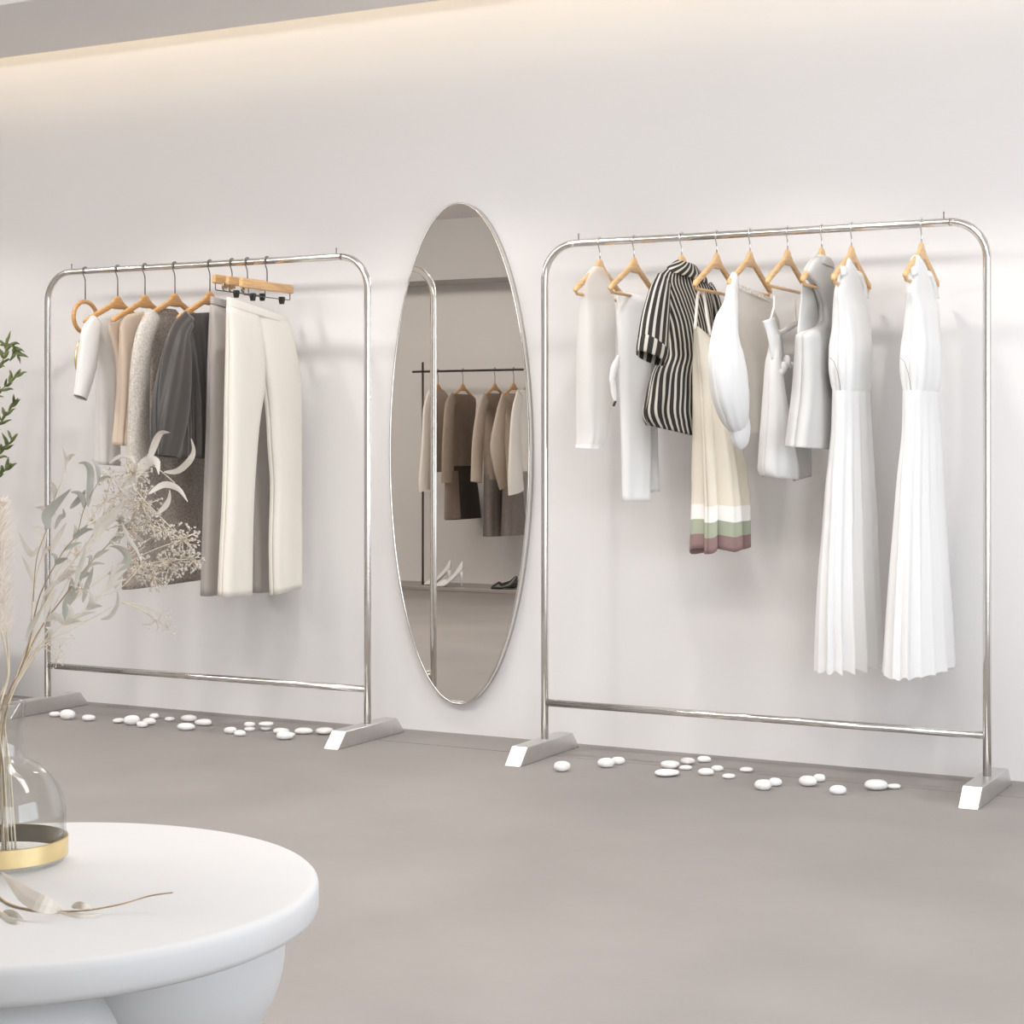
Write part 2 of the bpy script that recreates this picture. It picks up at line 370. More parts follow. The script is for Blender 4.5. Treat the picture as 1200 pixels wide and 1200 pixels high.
def loft(F, rows, v=0.0, m=34, n=72, k=5, f0=0.0, f1=0.06, ph=0.0, uvN=1.0, sharp=False, pw=0.85, cap=False, mb=None, drift=0.0, hem=0.0, asym=0.0, shear=0.0):
    """cloth tube hanging in frame F; every ring fills the given silhouette from xl to xr"""
    R = lerp_rows(rows, m); rings = []; uvs = []
    for i, (y, xl, xr, b, tilt) in enumerate(R):
        q = i / (m - 1); cx, w = (xl + xr) / 2, max((xr - xl) / 2, .8)
        vv = v + drift * q
        c = F.P(cx, y, vv); su, sv, sz = F.sc(c)
        if b * abs(sv) > .8 * w: b = .8 * w / abs(sv)
        a = math.sqrt(max(w * w - (b * sv)**2, (.3 * w)**2)) / abs(su)
        amp = f0 + (f1 - f0) * q
        def ring(a, b, cu):
            out = []
            for j in range(n):
                t = 2 * PI * j / n; co, si = math.cos(t), math.sin(t)
                s = math.sin(k * t + ph + .7 * math.sin(2 * t + ph) + 1.1 * q * asym)
                s2 = math.sin((k * 2 + 1) * t + 2.3 * ph + 1.5 * q)
                if sharp: s = 2 * abs((k * t / (2 * PI) + ph) % 1 - .5) * 2 - 1
                g = 1 + amp * (s + .25 * s2 * (0 if sharp else 1))
                ex, ey = abs(co)**pw * (1 if co >= 0 else -1), abs(si)**pw * (1 if si >= 0 else -1)
                gv = 1 + amp * 2.2 * (s + .25 * s2 * (0 if sharp else 1))
                out.append(c + F.U * (cu + a * ex * (.65 + .35 * g)) + F.V * (b * ey * gv))
            return out
        cu = 0.0
        for _ in range(4):
            rg = ring(a, b, cu); xs = [proj(p)[0] for p in rg]; x0, x1 = min(xs), max(xs)
            cu += (cx - (x0 + x1) / 2) / su
            fac = w / max((x1 - x0) / 2, .1)
            a *= min(max(fac, .5), 2); 
            if fac < .97: b *= .97
        rg = ring(a, b, cu)
        if tilt or hem:
            new = []
            for j, p in enumerate(rg):
                rel = (proj(p)[0] - cx) / w
                new.append(p - UP * ((tilt * rel + hem * q**4 * math.sin(k * 2 * PI * j / n + ph + 1)) / sz))
            rg = new
        per = [0.0]
        for j in range(n): per.append(per[-1] + (rg[(j + 1) % n] - rg[j]).length)
        uvs += [(uvN * per[j] / per[-1] + shear * q, q) for j in range(n)]
        rings.append(rg)
    mb = mb or MB()
    # duplicate seam column so that the uv does not wrap
    rings2 = [r + [r[0]] for r in rings]; uv2 = []
    for i in range(m): row = uvs[i * n:(i + 1) * n]; uv2 += row + [(uvN + row[0][0], row[0][1])]
    mb.rings(rings2, cap, False, closed=False, uvs=uv2)
    return mb

def sleeve(F, path, n=24, m=22, fl=.6, uvN=1.0, fold=.05, k=4, mb=None, ph=0.0, cap=True, capend=False):
    """tube along (px,py,halfwidth px,v)"""
    P = [tuple(p) + (0,) * (4 - len(p)) for p in path]; L = len(P) - 1; rings = []; uvs = []; pts = []
    for i in range(m):
        q = i / (m - 1) * L; j = min(int(q), L - 1); f = q - j
        g = [P[max(j - 1, 0)], P[j], P[j + 1], P[min(j + 2, L)]]
        pts.append([.5 * (2 * g[1][c] + (g[2][c] - g[0][c]) * f + (2 * g[0][c] - 5 * g[1][c] + 4 * g[2][c] - g[3][c]) * f * f + (3 * g[1][c] - g[0][c] - 3 * g[2][c] + g[3][c]) * f**3) for c in range(4)])
    cs = [F.P(p[0], p[1], p[3]) for p in pts]
    for i in range(m):
        t = (cs[min(i + 1, m - 1)] - cs[max(i - 1, 0)]).normalized()
        A = (F.V - t * F.V.dot(t)).normalized(); B = t.cross(A).normalized()
        p0 = proj(cs[i]); pa = proj(cs[i] + A * .01); pb = proj(cs[i] + B * .01)
        # widths seen across the sleeve direction in the view
        d = V3((proj(cs[min(i + 1, m - 1)])[0] - proj(cs[max(i - 1, 0)])[0], proj(cs[min(i + 1, m - 1)])[1] - proj(cs[max(i - 1, 0)])[1], 0)).normalized()
        nn = V3((-d.y, d.x, 0))
        wa = abs((pa[0] - p0[0]) * nn.x + (pa[1] - p0[1]) * nn.y) / .01; wb = abs((pb[0] - p0[0]) * nn.x + (pb[1] - p0[1]) * nn.y) / .01
        w = max(pts[i][2], .6); b = min(fl * w / max(wa, 30), .07); a = min(math.sqrt(max(w * w - (b * wa)**2, (.4 * w)**2)) / max(wb, 60), .14)
        rg = []
        for j in range(n):
            th = 2 * PI * j / n; g = 1 + fold * math.sin(k * th + ph + i * .15)
            rg.append(cs[i] + (B * a * math.cos(th) + A * b * math.sin(th)) * g)
        rings.append(rg + [rg[0]]); uvs += [(uvN * j / n, i / (m - 1)) for j in range(n + 1)]
    mb = mb or MB()
    mb.rings(rings, False, False, closed=False, uvs=uvs)
    o = len(mb.v)
    if cap: mb.f.append([o - len(rings) * (n + 1) + j for j in range(n)][::-1])
    if capend: mb.f.append([o - (n + 1) + j for j in range(n)])
    return mb

def ribbon(F, path, wid=3.0, m=18, mb=None, th=.003):
    """narrow strap along px path with half width in px; path (px,py,v[,half width])"""
    P = [tuple(p) + ((0,) if len(p) == 2 else ()) for p in path]
    P = [p if len(p) == 4 else (p[0], p[1], p[2], wid) for p in P]
    L = len(P) - 1; pts = []
    for i in range(m):
        q = i / (m - 1) * L; j = min(int(q), L - 1); f = q - j
        pts.append([P[j][c] * (1 - f) + P[j + 1][c] * f for c in range(4)])
    rs = []
    for i, p in enumerate(pts):
        a, b = pts[max(i - 1, 0)], pts[min(i + 1, m - 1)]
        d = V3((b[0] - a[0], b[1] - a[1], 0)); d = d.normalized() if d.length > 1e-6 else V3((0, 1, 0)); nx, ny = -d.y * p[3], d.x * p[3]
        e0 = F.P(p[0] + nx, p[1] + ny, p[2]); e1 = F.P(p[0] - nx, p[1] - ny, p[2]); o = F.V * th
        rs.append([e0 - o, e0 + o * .2, (e0 + e1) / 2 + o, e1 + o * .2, e1 - o, (e0 + e1) / 2 - o])
    mb = mb or MB(); mb.rings(rs, True, True); return mb

# ------------------------------------------------------------------ hangers
def hook_mb(F, stem, r=.0023, R=.0165):
    pts = []
    for k in range(15):
        a = math.radians(-15 + 200 * k / 14)
        pts.append(F.loc(-R * math.cos(a), 0, R * math.sin(a)))
    pts += [F.loc(R * .75, 0, -R * .75), F.loc(R * .12, 0, -R * 1.9), F.loc(0, 0, -R * 2.5), F.loc(0, 0, -(stem + .012))]
    return MB().tube(pts, r, 8)
def hanger(F, label, stem=.078, W=.20, drop=.115, wood='wood', hk='chrome', bar=True, grp='wooden hangers on the right rack', thick=.0062):
    t = thing('clothes_hanger', F.O, label, 'hanger', grp)
    rs = []; N = 33
    for i in range(N):
        q = -1 + 2 * i / (N - 1); u = q * W; aq = abs(q)
        zc = -stem - .020 - (drop - .012) * (max(aq - .05, 0) / .95)**.97
        h = .0128 - .003 * aq + .0135 * math.exp(-(u / .025)**6); th = thick * (1 + .45 * aq**2)
        if i in (0, N - 1): h *= .55; th *= .6
        rg = []
        for j in range(14):
            a = 2 * PI * j / 14; co, si = math.cos(a), math.sin(a)
            rg.append(F.loc(u, th * (abs(co)**.7) * (1 if co > 0 else -1), zc + h * (abs(si)**.7) * (1 if si > 0 else -1)))
        rs.append(rg)
    obj('wooden_arms', MB().rings(rs, True, True), wood, t)
    obj('hook', hook_mb(F, stem), hk, t)
    if bar:
        zb = -stem - drop - .02; p = []
        ub = W * .93
        p = [F.loc(-ub, 0, zb + .022), F.loc(-ub, 0, zb + .006), F.loc(-ub + .006, 0, zb), F.loc(0, 0, zb), F.loc(ub - .006, 0, zb), F.loc(ub, 0, zb + .006), F.loc(ub, 0, zb + .022)]
        obj('trouser_bar', MB().tube(p, .0052, 10), wood, t)
    return t
def clip_hanger(F, label, W, stem, clips, silver=False):
    t = thing('clip_hanger', F.O, label, 'hanger', 'clip hangers on the left rack')
    zt = -stem; b = MB(); rs = []
    for q in (-1, -.97, -.5, 0, .5, .97, 1):
        k = .75 if abs(q) == 1 else 1
        hh = .0165 * k; th = .0085 * k
        rs.append([F.loc(q * W, sx * th * cx, zt - .0165 + sz * hh * cz) for sx, sz, cx, cz in ((-1, -1, .7, 1), (-1, -1, 1, .8), (-1, 1, 1, .8), (-1, 1, .7, 1), (1, 1, .7, 1), (1, 1, 1, .8), (1, -1, 1, .8), (1, -1, .7, 1))])
    obj('wooden_bar', b.rings(rs, True, True), 'wood', t, smooth=False)
    obj('hook', hook_mb(F, stem), 'gunmetal', t)
    zw = zt - .058
    w = W * .9
    obj('wire', MB().tube([F.loc(-w, 0, zt - .028), F.loc(-w, 0, zw + .004), F.loc(-w + .004, 0, zw), F.loc(0, 0, zw), F.loc(w - .004, 0, zw), F.loc(w, 0, zw + .004), F.loc(w, 0, zt - .028)], .002, 8), 'gunmetal', t)
    for u in clips:
        c = MB()
        if silver:
            cc = F.loc(u, .013, zt - .04)
            for vv, rr in ((.0, .019),):
                ringpts = [[cc + F.V * dv + (F.U * math.cos(2 * PI * j / 20) + UP * math.sin(2 * PI * j / 20)) * rr for j in range(20)] for dv in (-.004, .004)]
                c.rings(ringpts, True, True)
            obj('clamp_disc', c, 'chrome', t, bevel=.001)
        else:
            rs = [[F.loc(u + sx * ww, sy * tt, z) for sx, sy in ((-1, -1), (1, -1), (1, 1), (-1, 1))] for z, ww, tt in ((zw + .009, .008, .009), (zw, .0085, .010), (zw - .010, .0065, .009), (zw - .019, .005, .008))]
            obj('clip', c.rings(rs, True, True), 'black', t, bevel=.001, smooth=False)
    return t
exec_later = []

# ------------------------------------------------------------------ clothes helpers
def garment(name, F, label, cat, group, dz=-.2):
    return thing(name, F.loc(0, 0, dz), label, cat, group)
GR = 'clothes hanging on the right rack'; GL = 'clothes hanging on the left rack'; GM = 'clothes hanging on the far rail seen in the mirror'
TH = .0022

# ------------------------------------------------------------------ right rack
HR_ = dict(stem=.064, W=.198, drop=.104)
# sheer blouse
F = Frame(703); hanger(F, 'wooden hanger nearest the left post of the right rack, under the sheer white top', **HR_)
g = garment('sheer_blouse', F, 'sheer white sleeveless long top, first from left on the right rack', 'blouse', GR)
obj('bodice', loft(F, [(313, 694, 707, .014), (319, 689.5, 711, .015), (327, 684.5, 715, .016), (335, 680.5, 718, .018), (344, 680, 719.5, .022), (380, 677, 722, .04), (440, 675, 720, .045), (500, 675, 713, .045), (524, 675, 706, .045, 1)], k=4, f1=.05, pw=.6), 'sheer', g)
obj('hem_band', loft(F, [(521, 674.5, 706.5, .046), (525.5, 674.5, 706, .046, 1)], k=4, f0=.05, f1=.05, m=4), 'white', g)
# white trousers folded over the bar
F = Frame(743); hanger(F, 'bare-armed wooden hanger with white trousers folded over its bar', **HR_)
F = Frame(743, -46)
g = garment('white_trousers', F, 'white trousers folded over a hanger bar beside the striped shirt', 'trousers', GR)
obj('trouser_leg', loft(F, [(345, 724, 764, .012, 3), (351, 723, 766, .016, 4), (400, 724, 765, .02), (460, 726, 764, .022), (530, 728, 763, .024), (588, 729, 761.5, .024, 0)], v=.012, k=3, f0=.03, f1=.08), 'white', g, solid=TH)
obj('trouser_leg', loft(F, [(346, 728, 768, .010, 3), (352, 728, 769, .014, 4), (400, 730, 769, .018), (460, 734, 770, .02), (530, 740, 771, .022), (577, 742, 773, .022, -1)], v=-.03, k=3, f0=.03, f1=.08, ph=1), 'white', g, solid=TH)
obj('waist_tie', ribbon(F, [(725, 416, .045, 1.5), (721, 430, .047, 5), (717.5, 444, .047, 3.5), (719, 450, .047, 3.5), (720.5, 462, .047, 3.8), (721.5, 470, .047, 2)]), 'white', g)
obj('tie_tip', ribbon(F, [(721.3, 470, .047, 1.2), (719, 476, .047, 1.2)], m=4), 'black', g, label='dark tip of the waist tie')
# striped shirt
F = Frame(799, -10); hanger(F, 'wooden hanger mostly hidden inside the black and white striped shirt', stem=.064, W=.135, drop=.098, bar=False)
g = garment('striped_shirt', F, 'black and white striped short-sleeved shirt with a collar', 'shirt', GR)
obj('shirt_body', loft(F, [(315, 784, 816, .014), (324, 773, 827, .02), (336, 767, 833, .028), (352, 770, 835, .036), (385, 776, 836, .046), (415, 775, 837, .052), (440, 763.5, 837, .056), (465, 757, 838, .058), (486, 753, 838, .058), (507, 757, 838, .058, 9)], k=5, f1=.07, uvN=34, m=44, n=120, ph=.5, shear=-3.5, pw=.62), 'stripe', g, solid=TH)
obj('sleeve', sleeve(F, [(777, 331, 10, .022), (772.5, 350, 14, .04), (768, 378, 17, .045), (765, 409, 18.5, .05)], uvN=13, n=40, fold=.02), 'stripe', g, solid=TH)
obj('cuff', sleeve(F, [(765.2, 405, 19, .05), (764, 412, 19.2, .052), (762.5, 420, 18, .052)], uvN=11, n=40, fold=.02, m=6), 'stripe', g, solid=TH)
obj('sleeve', sleeve(F, [(830, 336, 6, -.005), (835, 353, 9, -.01), (838.5, 376, 9.5, -.01), (838.5, 401, 7, -.01)], uvN=10, n=40, fold=.02), 'stripe', g, solid=TH)
obj('collar', loft(F, [(308, 793, 815, .018, 2), (313, 788, 820, .024, 3), (320, 782, 828, .03, 4), (326, 780, 830, .033, 5)], k=2, f0=.05, f1=.06, uvN=16, m=12, n=96, v=.002, shear=2), 'stripe', g, solid=TH)
# slip dress
F = Frame(840); hanger(F, 'wooden hanger holding the cream slip dress by its thin straps', **HR_)
F = Frame(840, -6)
g = garment('slip_dress', F, 'cream slip dress with white, sage and mauve hem bands', 'dress', GR)
obj('dress_body', loft(F, [(388, 813.5, 834, .014, 8), (397, 813, 840, .022, 8), (408, 813, 844, .03, 3), (430, 812, 848, .04), (460, 812, 853, .05), (500, 812, 863, .058), (560, 811, 876, .07), (600, 810.5, 879, .075), (643, 809, 879, .075, -3)], k=6, f0=.0, f1=.26, m=44, n=140, ph=.4, hem=3.5, pw=.75), 'bands', g, solid=TH)
st = MB(); 
ribbon(F, [(815, 386, .02), (816.5, 365, .015), (817.5, 350, .012), (819, 343.5, .006), (821.5, 341, 0), (825, 343, -.004), (826.5, 352, .0), (829, 372, .01), (833, 393, .022)], 1.25, m=30, mb=st)
obj('shoulder_strap', st, 'ivory', g)
obj('shoulder_strap', ribbon(F, [(838, 396, .02), (849, 370, .01), (858, 347, .006), (861, 340, 0)], 1.2), 'ivory', g)
# puff-sleeved blouse
F = Frame(879); hanger(F, 'wooden hanger carrying the white puff-sleeved blouse', **HR_)
g = garment('puff_sleeve_blouse', F, 'white blouse with a large puffed sleeve and lace neckline', 'blouse', GR)
obj('bodice', loft(F, [(343, 858, 904, .018, 5), (352, 858, 907, .024, 5), (380, 862, 914, .04), (430, 868, 912, .05), (475, 872, 906, .05), (507, 874, 903, .05)], k=5, f1=.06, v=-.005), 'sheer_warm', g)
obj('lace_trim', loft(F, [(340.5, 857, 905, .019, 5.5), (347, 857, 906.5, .0245, 5.5)], k=5, m=5, v=-.005), 'lace', g)
obj('shoulder_yoke', loft(F, [(319.5, 857.5, 863, .010), (328, 853.5, 866, .014), (340, 852, 865, .018), (352, 852, 864, .022)], k=4, m=12, v=.004), 'white', g)
obj('sleeve', sleeve(F, [(858, 344, 6.5, .02), (856.5, 362, 9, .035), (851.5, 390, 15.5, .06), (851, 420, 21, .065), (854.5, 450, 22.5, .068), (860, 474, 20, .066), (864, 488, 15.5, .062), (866, 494, 12.5, .06)], n=72, m=44, fold=.022, k=13, fl=.75), 'white', g, solid=TH)
obj('cuff', sleeve(F, [(864, 491, 13.2, .06), (866.5, 501, 13.5, .06), (869, 512, 11.5, .06), (871, 519, 7.5, .06)], n=32, m=10, fold=.02, fl=.7), 'white', g, solid=TH)
# tied top
F = Frame(923); hanger(F, 'nearly bare wooden hanger above the knotted white wrap top', **HR_)
F = Frame(923, -20)
g = garment('wrap_top', F, 'white wrap top with a knotted strap hanging low under its hanger', 'top', GR)
obj('front_panel', loft(F, [(392, 901, 913, .012), (402, 901.5, 915, .016), (425, 897, 916, .025), (450, 895, 919, .035), (490, 892, 926, .045), (530, 889, 933, .05), (550, 888, 936, .05), (560, 892, 936, .05, 2)], k=4, f1=.06, v=.02, m=36), 'white', g, solid=TH)
obj('side_panel', loft(F, [(412, 910, 933, .012), (440, 911, 945, .02), (500, 916, 949, .03), (545, 922, 951, .03), (561, 930, 951, .03, -3)], k=4, f1=.05, v=-.03), 'white_grey', g, solid=TH)
obj('strap', ribbon(F, [(901, 374, .03, 7), (905, 386, .03, 7), (909, 400, .032, 7.5), (912, 420, .034, 7)]), 'white', g)
obj('strap', ribbon(F, [(908, 392, .02, 2.5), (918, 388, .01, 3.2), (928, 382, .0, 3.5), (936, 378, -.01, 3)]), 'white', g)
obj('knot', MB().blob(F.P(917, 431, .04), (.016, .016, .020)).blob(F.P(922, 424, .04), (.014, .012, .022)).blob(F.P(925.5, 427.5, .035), (.016, .012, .011)).blob(F.P(915, 436, .045), (.012, .012, .012)), 'white', g)
obj('loop_thread', ribbon(F, [(903, 376, .02), (907, 360, .01), (907.5, 346, .002)], .7), 'ivory', g)
obj('loop_thread', ribbon(F, [(933, 379, -.005), (932, 362, 0), (931.5, 349, .002)], .7), 'ivory', g)
# halter top
F = Frame(963); hanger(F, 'wooden hanger inside the pale grey halter-neck top', **HR_)
g = garment('halter_top', F, 'pale grey sleeveless high-neck top with a deep armhole', 'top', GR)
obj('bodice', loft(F, [(303, 954, 975, .014), (309, 948, 977.5, .016), (316, 943.5, 978.5, .018), (322, 941.5, 979, .018), (327, 943, 979, .018), (331, 946, 979, .018), (336, 951, 979, .018), (347, 956, 979, .018), (362, 959.5, 979, .02), (374, 959, 979, .022), (382, 955, 978.5, .024), (387, 947, 978, .026), (391, 938, 978, .029), (396, 932.5, 978, .033), (420, 931, 977.5, .038), (460, 928, 977, .042), (500, 922.5, 976, .044), (525, 919.5, 975, .044, 2)], k=4, f1=.04, m=90, pw=.5), 'white_grey', g, solid=TH)
obj('back_yoke', loft(F, [(334, 939, 957, .005), (350, 938.5, 959, .006), (370, 936.5, 961, .008), (394, 934, 962, .010)], k=3, f1=.02, v=-.024, m=16), 'white_grey', g, solid=TH)
obj('collar', loft(F, [(300.5, 957, 973.5, .018, 2), (305, 955, 976.5, .02, 2), (311, 952, 978, .02, 2)], k=3, f1=.02, m=10, v=.002), 'white_grey', g, solid=TH)
# two long white dresses
def maxi(px, dx, hl, label, rows, ph):
    F = Frame(px); hanger(F, hl, **HR_)
    g = garment('maxi_dress', F, label, 'dress', GR); wr_ = [r for r in rows if r[0] == 470][0]
    obj('bodice', loft(F, [r for r in rows if r[0] <= 450] + [(464, wr_[1] + 1.2, wr_[2] - 1.2, wr_[3] - .006)], k=8, f0=.0, f1=.06, m=44, n=110, ph=ph, cap=True, pw=.6), 'white', g, solid=.0015)
    obj('pleated_skirt', loft(F, [(459, wr_[1] - .8, wr_[2] + .8, wr_[3] + .004)] + [r for r in rows if r[0] > 470], k=15, f0=.012, f1=.13, m=46, n=300, ph=ph, sharp=True, hem=2.2, asym=.8, pw=.9), 'white_pleat', g)
    obj('shoulder_strap', ribbon(F, [(dx - 5, 322, .012, 4.5), (dx - 6.5, 313, .008, 4), (dx - 6.5, 309.5, 0, 3.6), (dx - 8, 314, -.01, 3.6), (dx - 11, 330, -.014, 3.6), (dx - 13, 345, -.014, 4)], m=24), 'white', g)
    obj('shoulder_strap', ribbon(F, [(dx + 20, 350, .012, 2.2), (dx + 18, 336, .012, 2), (dx + 13, 322, .010, 2), (dx + 10, 317, 0, 1.8)], m=20), 'white', g)
    obj('side_seam', MB().tube([F.P(x, y, v) for x, y, v in ((dx - 23.5, 419, .035), (dx - 18.5, 424, .045), (dx - 14.5, 436, .05), (dx - 12, 448, .05), (dx - 11, 457, .048))], .0011, 6), 'grey', g)
maxi(998, 996, 'wooden hanger of the long white dress beside the halter top', 'long white pleated sleeveless dress beside the grey halter top',
     [(302.5, 990, 996, .013), (309, 986, 1000, .015, 1), (318, 985, 1005, .016, 2), (333, 982, 1011, .016, 4), (347, 978, 1016.5, .018, 3), (365, 976, 1019, .03), (385, 975, 1020.5, .036), (410, 971.5, 1022, .045), (430, 971, 1022.5, .045), (450, 973.5, 1021, .04), (470, 976, 1019, .036), (500, 974, 1022, .042), (560, 968, 1025.5, .05), (620, 963, 1029, .058), (680, 958, 1031, .065), (740, 955, 1034, .07), (781, 953.5, 1035, .074, 2)], .0)
maxi(1080, 1078.5, 'wooden hanger of the long white dress nearest the right post', 'long white pleated sleeveless dress hanging alone near the right post',
     [(299.5, 1071, 1077.5, .013), (306, 1067, 1082, .015, 1), (315, 1066.5, 1087, .016, 2), (330, 1065, 1093.5, .016, 4), (345, 1062.5, 1098.5, .018, 3), (362, 1061, 1101, .03), (385, 1059, 1101.5, .036), (410, 1055.5, 1102.5, .045), (430, 1054.5, 1103, .045), (450, 1056.5, 1101.5, .04), (470, 1058.5, 1100, .036), (500, 1057, 1103, .042), (560, 1051, 1106.5, .05), (620, 1046, 1110, .058), (680, 1041, 1113.5, .065), (740, 1037, 1117.5, .07), (786, 1034, 1120, .074, 1)], .35)

# ------------------------------------------------------------------ left rack
HLK = dict(stem=.110, W=.195, drop=.098, wood='wood_dark', hk='gunmetal', bar=False, grp='wooden hangers on the left rack', thick=.0075)
# ring hanger
F = Frame(100); t = thing('ring_hanger', F.O, 'round wooden ring hanger at the left end of the left rack', 'hanger')
def ring(F, pc, ru, rz, r, v=0, n=40, sq=1.0):
    c = F.P(pc[0], pc[1], v); mb = MB(); rs = []
    for j in range(n):
        a = 2 * PI * j / n; d = F.U * math.cos(a) * ru + UP * math.sin(a) * rz
        dn = (F.U * math.cos(a) + UP * math.sin(a)); rs.append([c + d + dn * r * math.cos(2 * PI * k / 12) + F.V * r * sq * math.sin(2 * PI * k / 12) for k in range(12)])
    return mb.rings(rs + [rs[0]])
obj('wooden_ring', ring(F, (100, 372), .068, .062, .0085), 'wood_dark', t)
obj('hook', hook_mb(F, .112), 'gunmetal', t)
obj('scarf_loop', ring(F, (100, 421), .058, .085, .0032, v=0, sq=1.6), 'gold', t, label='thin golden loop hanging below the ring')
# white short-sleeved top
F = Frame(138); hanger(F, 'wooden hanger with the white short-sleeved top, next to the ring hanger', **HLK)
g = garment('short_sleeve_top', F, 'off-white top with an elbow-length sleeve beside the ring hanger', 'top', GL)
obj('bodice', loft(F, [(369, 112, 140, .010, -4), (376, 105, 146, .016, -2), (390, 104, 147, .026), (410, 108, 146, .034), (440, 112, 143, .038), (490, 112, 141, .04), (545, 111, 141, .042, 1)], k=4, f1=.06, cap=True), 'top_white', g, solid=TH)
obj('sleeve', sleeve(F, [(112, 377, 8, .02), (106.5, 392, 12, .035), (104, 412, 12, .042), (100.5, 435, 11.2, .045), (96, 457, 9, .045), (94, 466, 8, .045)], n=32, fold=.03, fl=.55), 'top_white', g, solid=TH)
# peach sleeveless top
F = Frame(170); hanger(F, 'wooden hanger of the peach sleeveless top', **HLK)
g = garment('sleeveless_top', F, 'peach beige sleeveless top with an open armhole', 'top', GL)
obj('front_panel', loft(F, [(367, 149, 168, .008, -3), (374, 142, 169, .014, -2), (390, 139.5, 165, .022), (415, 139, 162, .028), (440, 137.5, 160, .032), (480, 135, 158, .034), (522, 131.5, 153, .036, 1)], k=4, f1=.10, v=.004, cap=True), 'peach', g, solid=TH)
obj('back_panel', loft(F, [(377, 127, 146, .006, -4), (385, 127.5, 146, .010), (405, 132, 146, .012), (430, 136, 146, .014), (450, 137, 146, .014)], k=3, f1=.04, v=-.03), 'peach', g, solid=TH)
# tweed coat
F = Frame(205); hanger(F, 'wooden hanger of the long speckled tweed coat', **HLK)
g = garment('tweed_coat', F, 'long speckled grey-brown tweed coat between peach top and dark blouse', 'coat', GL)
obj('coat_body', loft(F, [(362, 184, 206, .010, 0), (369, 174, 212, .016), (382, 170, 216, .026), (410, 170, 214, .034), (460, 172, 211, .036), (515, 168, 217, .04), (528, 167, 232, .042), (540, 165, 243, .045), (560, 162, 244, .047), (620, 152, 242, .055), (655, 146, 241, .06), (684, 143, 240, .06, -2)], k=4, f1=.06, v=-.012, m=44, cap=True), 'tweed', g, solid=TH)
obj('sleeve', sleeve(F, [(180, 372, 10, .02), (172, 388, 11.5, .036), (167, 410, 11.5, .045), (164, 440, 11.5, .05), (163, 480, 12, .052), (162, 520, 12.5, .054), (161, 556, 12.5, .055)], n=32, m=30, fold=.04, fl=.55), 'tweed_lit', g, solid=TH)
# dark satin blouse
F = Frame(246); hanger(F, 'wooden hanger of the dark grey satin blouse', **HLK)
g = garment('satin_blouse', F, 'dark grey satin long-sleeved blouse hanging before the tweed coat', 'blouse', GL)
obj('bodice', loft(F, [(367, 224, 252, .010, -2), (375, 214, 260, .016), (390, 211, 266, .026), (420, 212, 264, .034), (460, 214, 262, .038), (500, 215, 258, .04), (537, 214, 256, .04)], k=7, f0=.05, f1=.22, v=-.004, n=130, cap=True), 'satin', g, solid=TH)
obj('sleeve', sleeve(F, [(220, 374, 9, .016), (212, 388, 11, .03), (208, 410, 14.5, .038), (204, 445, 18.5, .042), (200, 485, 20, .044), (197, 520, 17, .044), (196, 535, 14, .044)], n=64, m=36, fold=.16, k=5, fl=.5), 'satin', g, solid=TH)
# grey trousers
F = Frame(272); clip_hanger(F, 'clip hanger with silver clamp discs holding the grey trousers', .115, .052, (-.06, .02, .06), True)
g = garment('grey_trousers', F, 'mid-grey trousers hanging just behind the cream trousers', 'trousers', GL)
obj('waistband', loft(F, [(355, 247, 300, .015, 5), (363, 246.5, 301, .017, 4)], k=3, f1=.0, m=6, v=-.004, pw=.6), 'grey', g, solid=TH)
obj('trouser_leg', loft(F, [(361, 246.3, 276, .016, 3), (400, 244, 280, .03), (448, 242.5, 279, .03), (500, 241.5, 275, .03), (600, 238, 272, .03), (697, 235, 270, .03)], k=3, f1=.10, v=-.004, pw=.7), 'grey', g, solid=TH)
obj('trouser_leg', loft(F, [(363, 270, 300, .016, 3), (400, 274, 307, .03), (448, 277, 314, .03), (500, 284, 315, .03), (600, 291, 316, .03), (694, 294, 318, .03)], k=3, f1=.10, v=-.008, pw=.7), 'grey', g, solid=TH)
# cream trousers and the spare clip hanger between
F = Frame(290); clip_hanger(F, 'empty clip hanger between the two trouser hangers', .125, .062, (-.095, .07))
F = Frame(313); clip_hanger(F, 'clip hanger with black clips holding the cream trousers', .165, .078, (-.095, .09))
g = garment('cream_trousers', F, 'cream wide-leg trousers hung by the waist on black clips', 'trousers', GL)
obj('waistband', loft(F, [(360, 266, 336, .018, 8), (370, 265.5, 338, .021, 7)], k=3, f1=.0, m=6, v=.006, pw=.55), 'cream', g, solid=TH)
obj('trouser_leg', loft(F, [(364.5, 265.4, 304, .020, 4), (380, 265, 306, .026, 3), (400, 264.6, 308.5, .031), (425, 264, 310.5, .034), (448, 263.5, 311, .035), (465, 263, 309, .036), (490, 262.5, 305, .036), (520, 262, 302, .036), (590, 260, 297.5, .036), (650, 257, 296, .036), (698, 255, 295.5, .036, 1)], k=3, f0=.0, f1=.05, v=.008, pw=.6, m=44), 'cream', g, solid=TH)
obj('trouser_leg', loft(F, [(369.5, 296, 337.5, .020, 4), (385, 299, 341.5, .026, 2), (400, 301, 345, .031), (425, 304, 350, .034), (448, 307, 353, .035), (465, 309.5, 353.2, .036), (490, 312, 353.5, .036), (520, 313.5, 353.5, .036), (570, 316.5, 353.5, .036), (640, 315, 354, .036), (693, 316, 353.5, .036, -3)], k=3, f0=.0, f1=.06, v=.004, pw=.6, ph=1, m=44), 'cream', g, solid=TH)

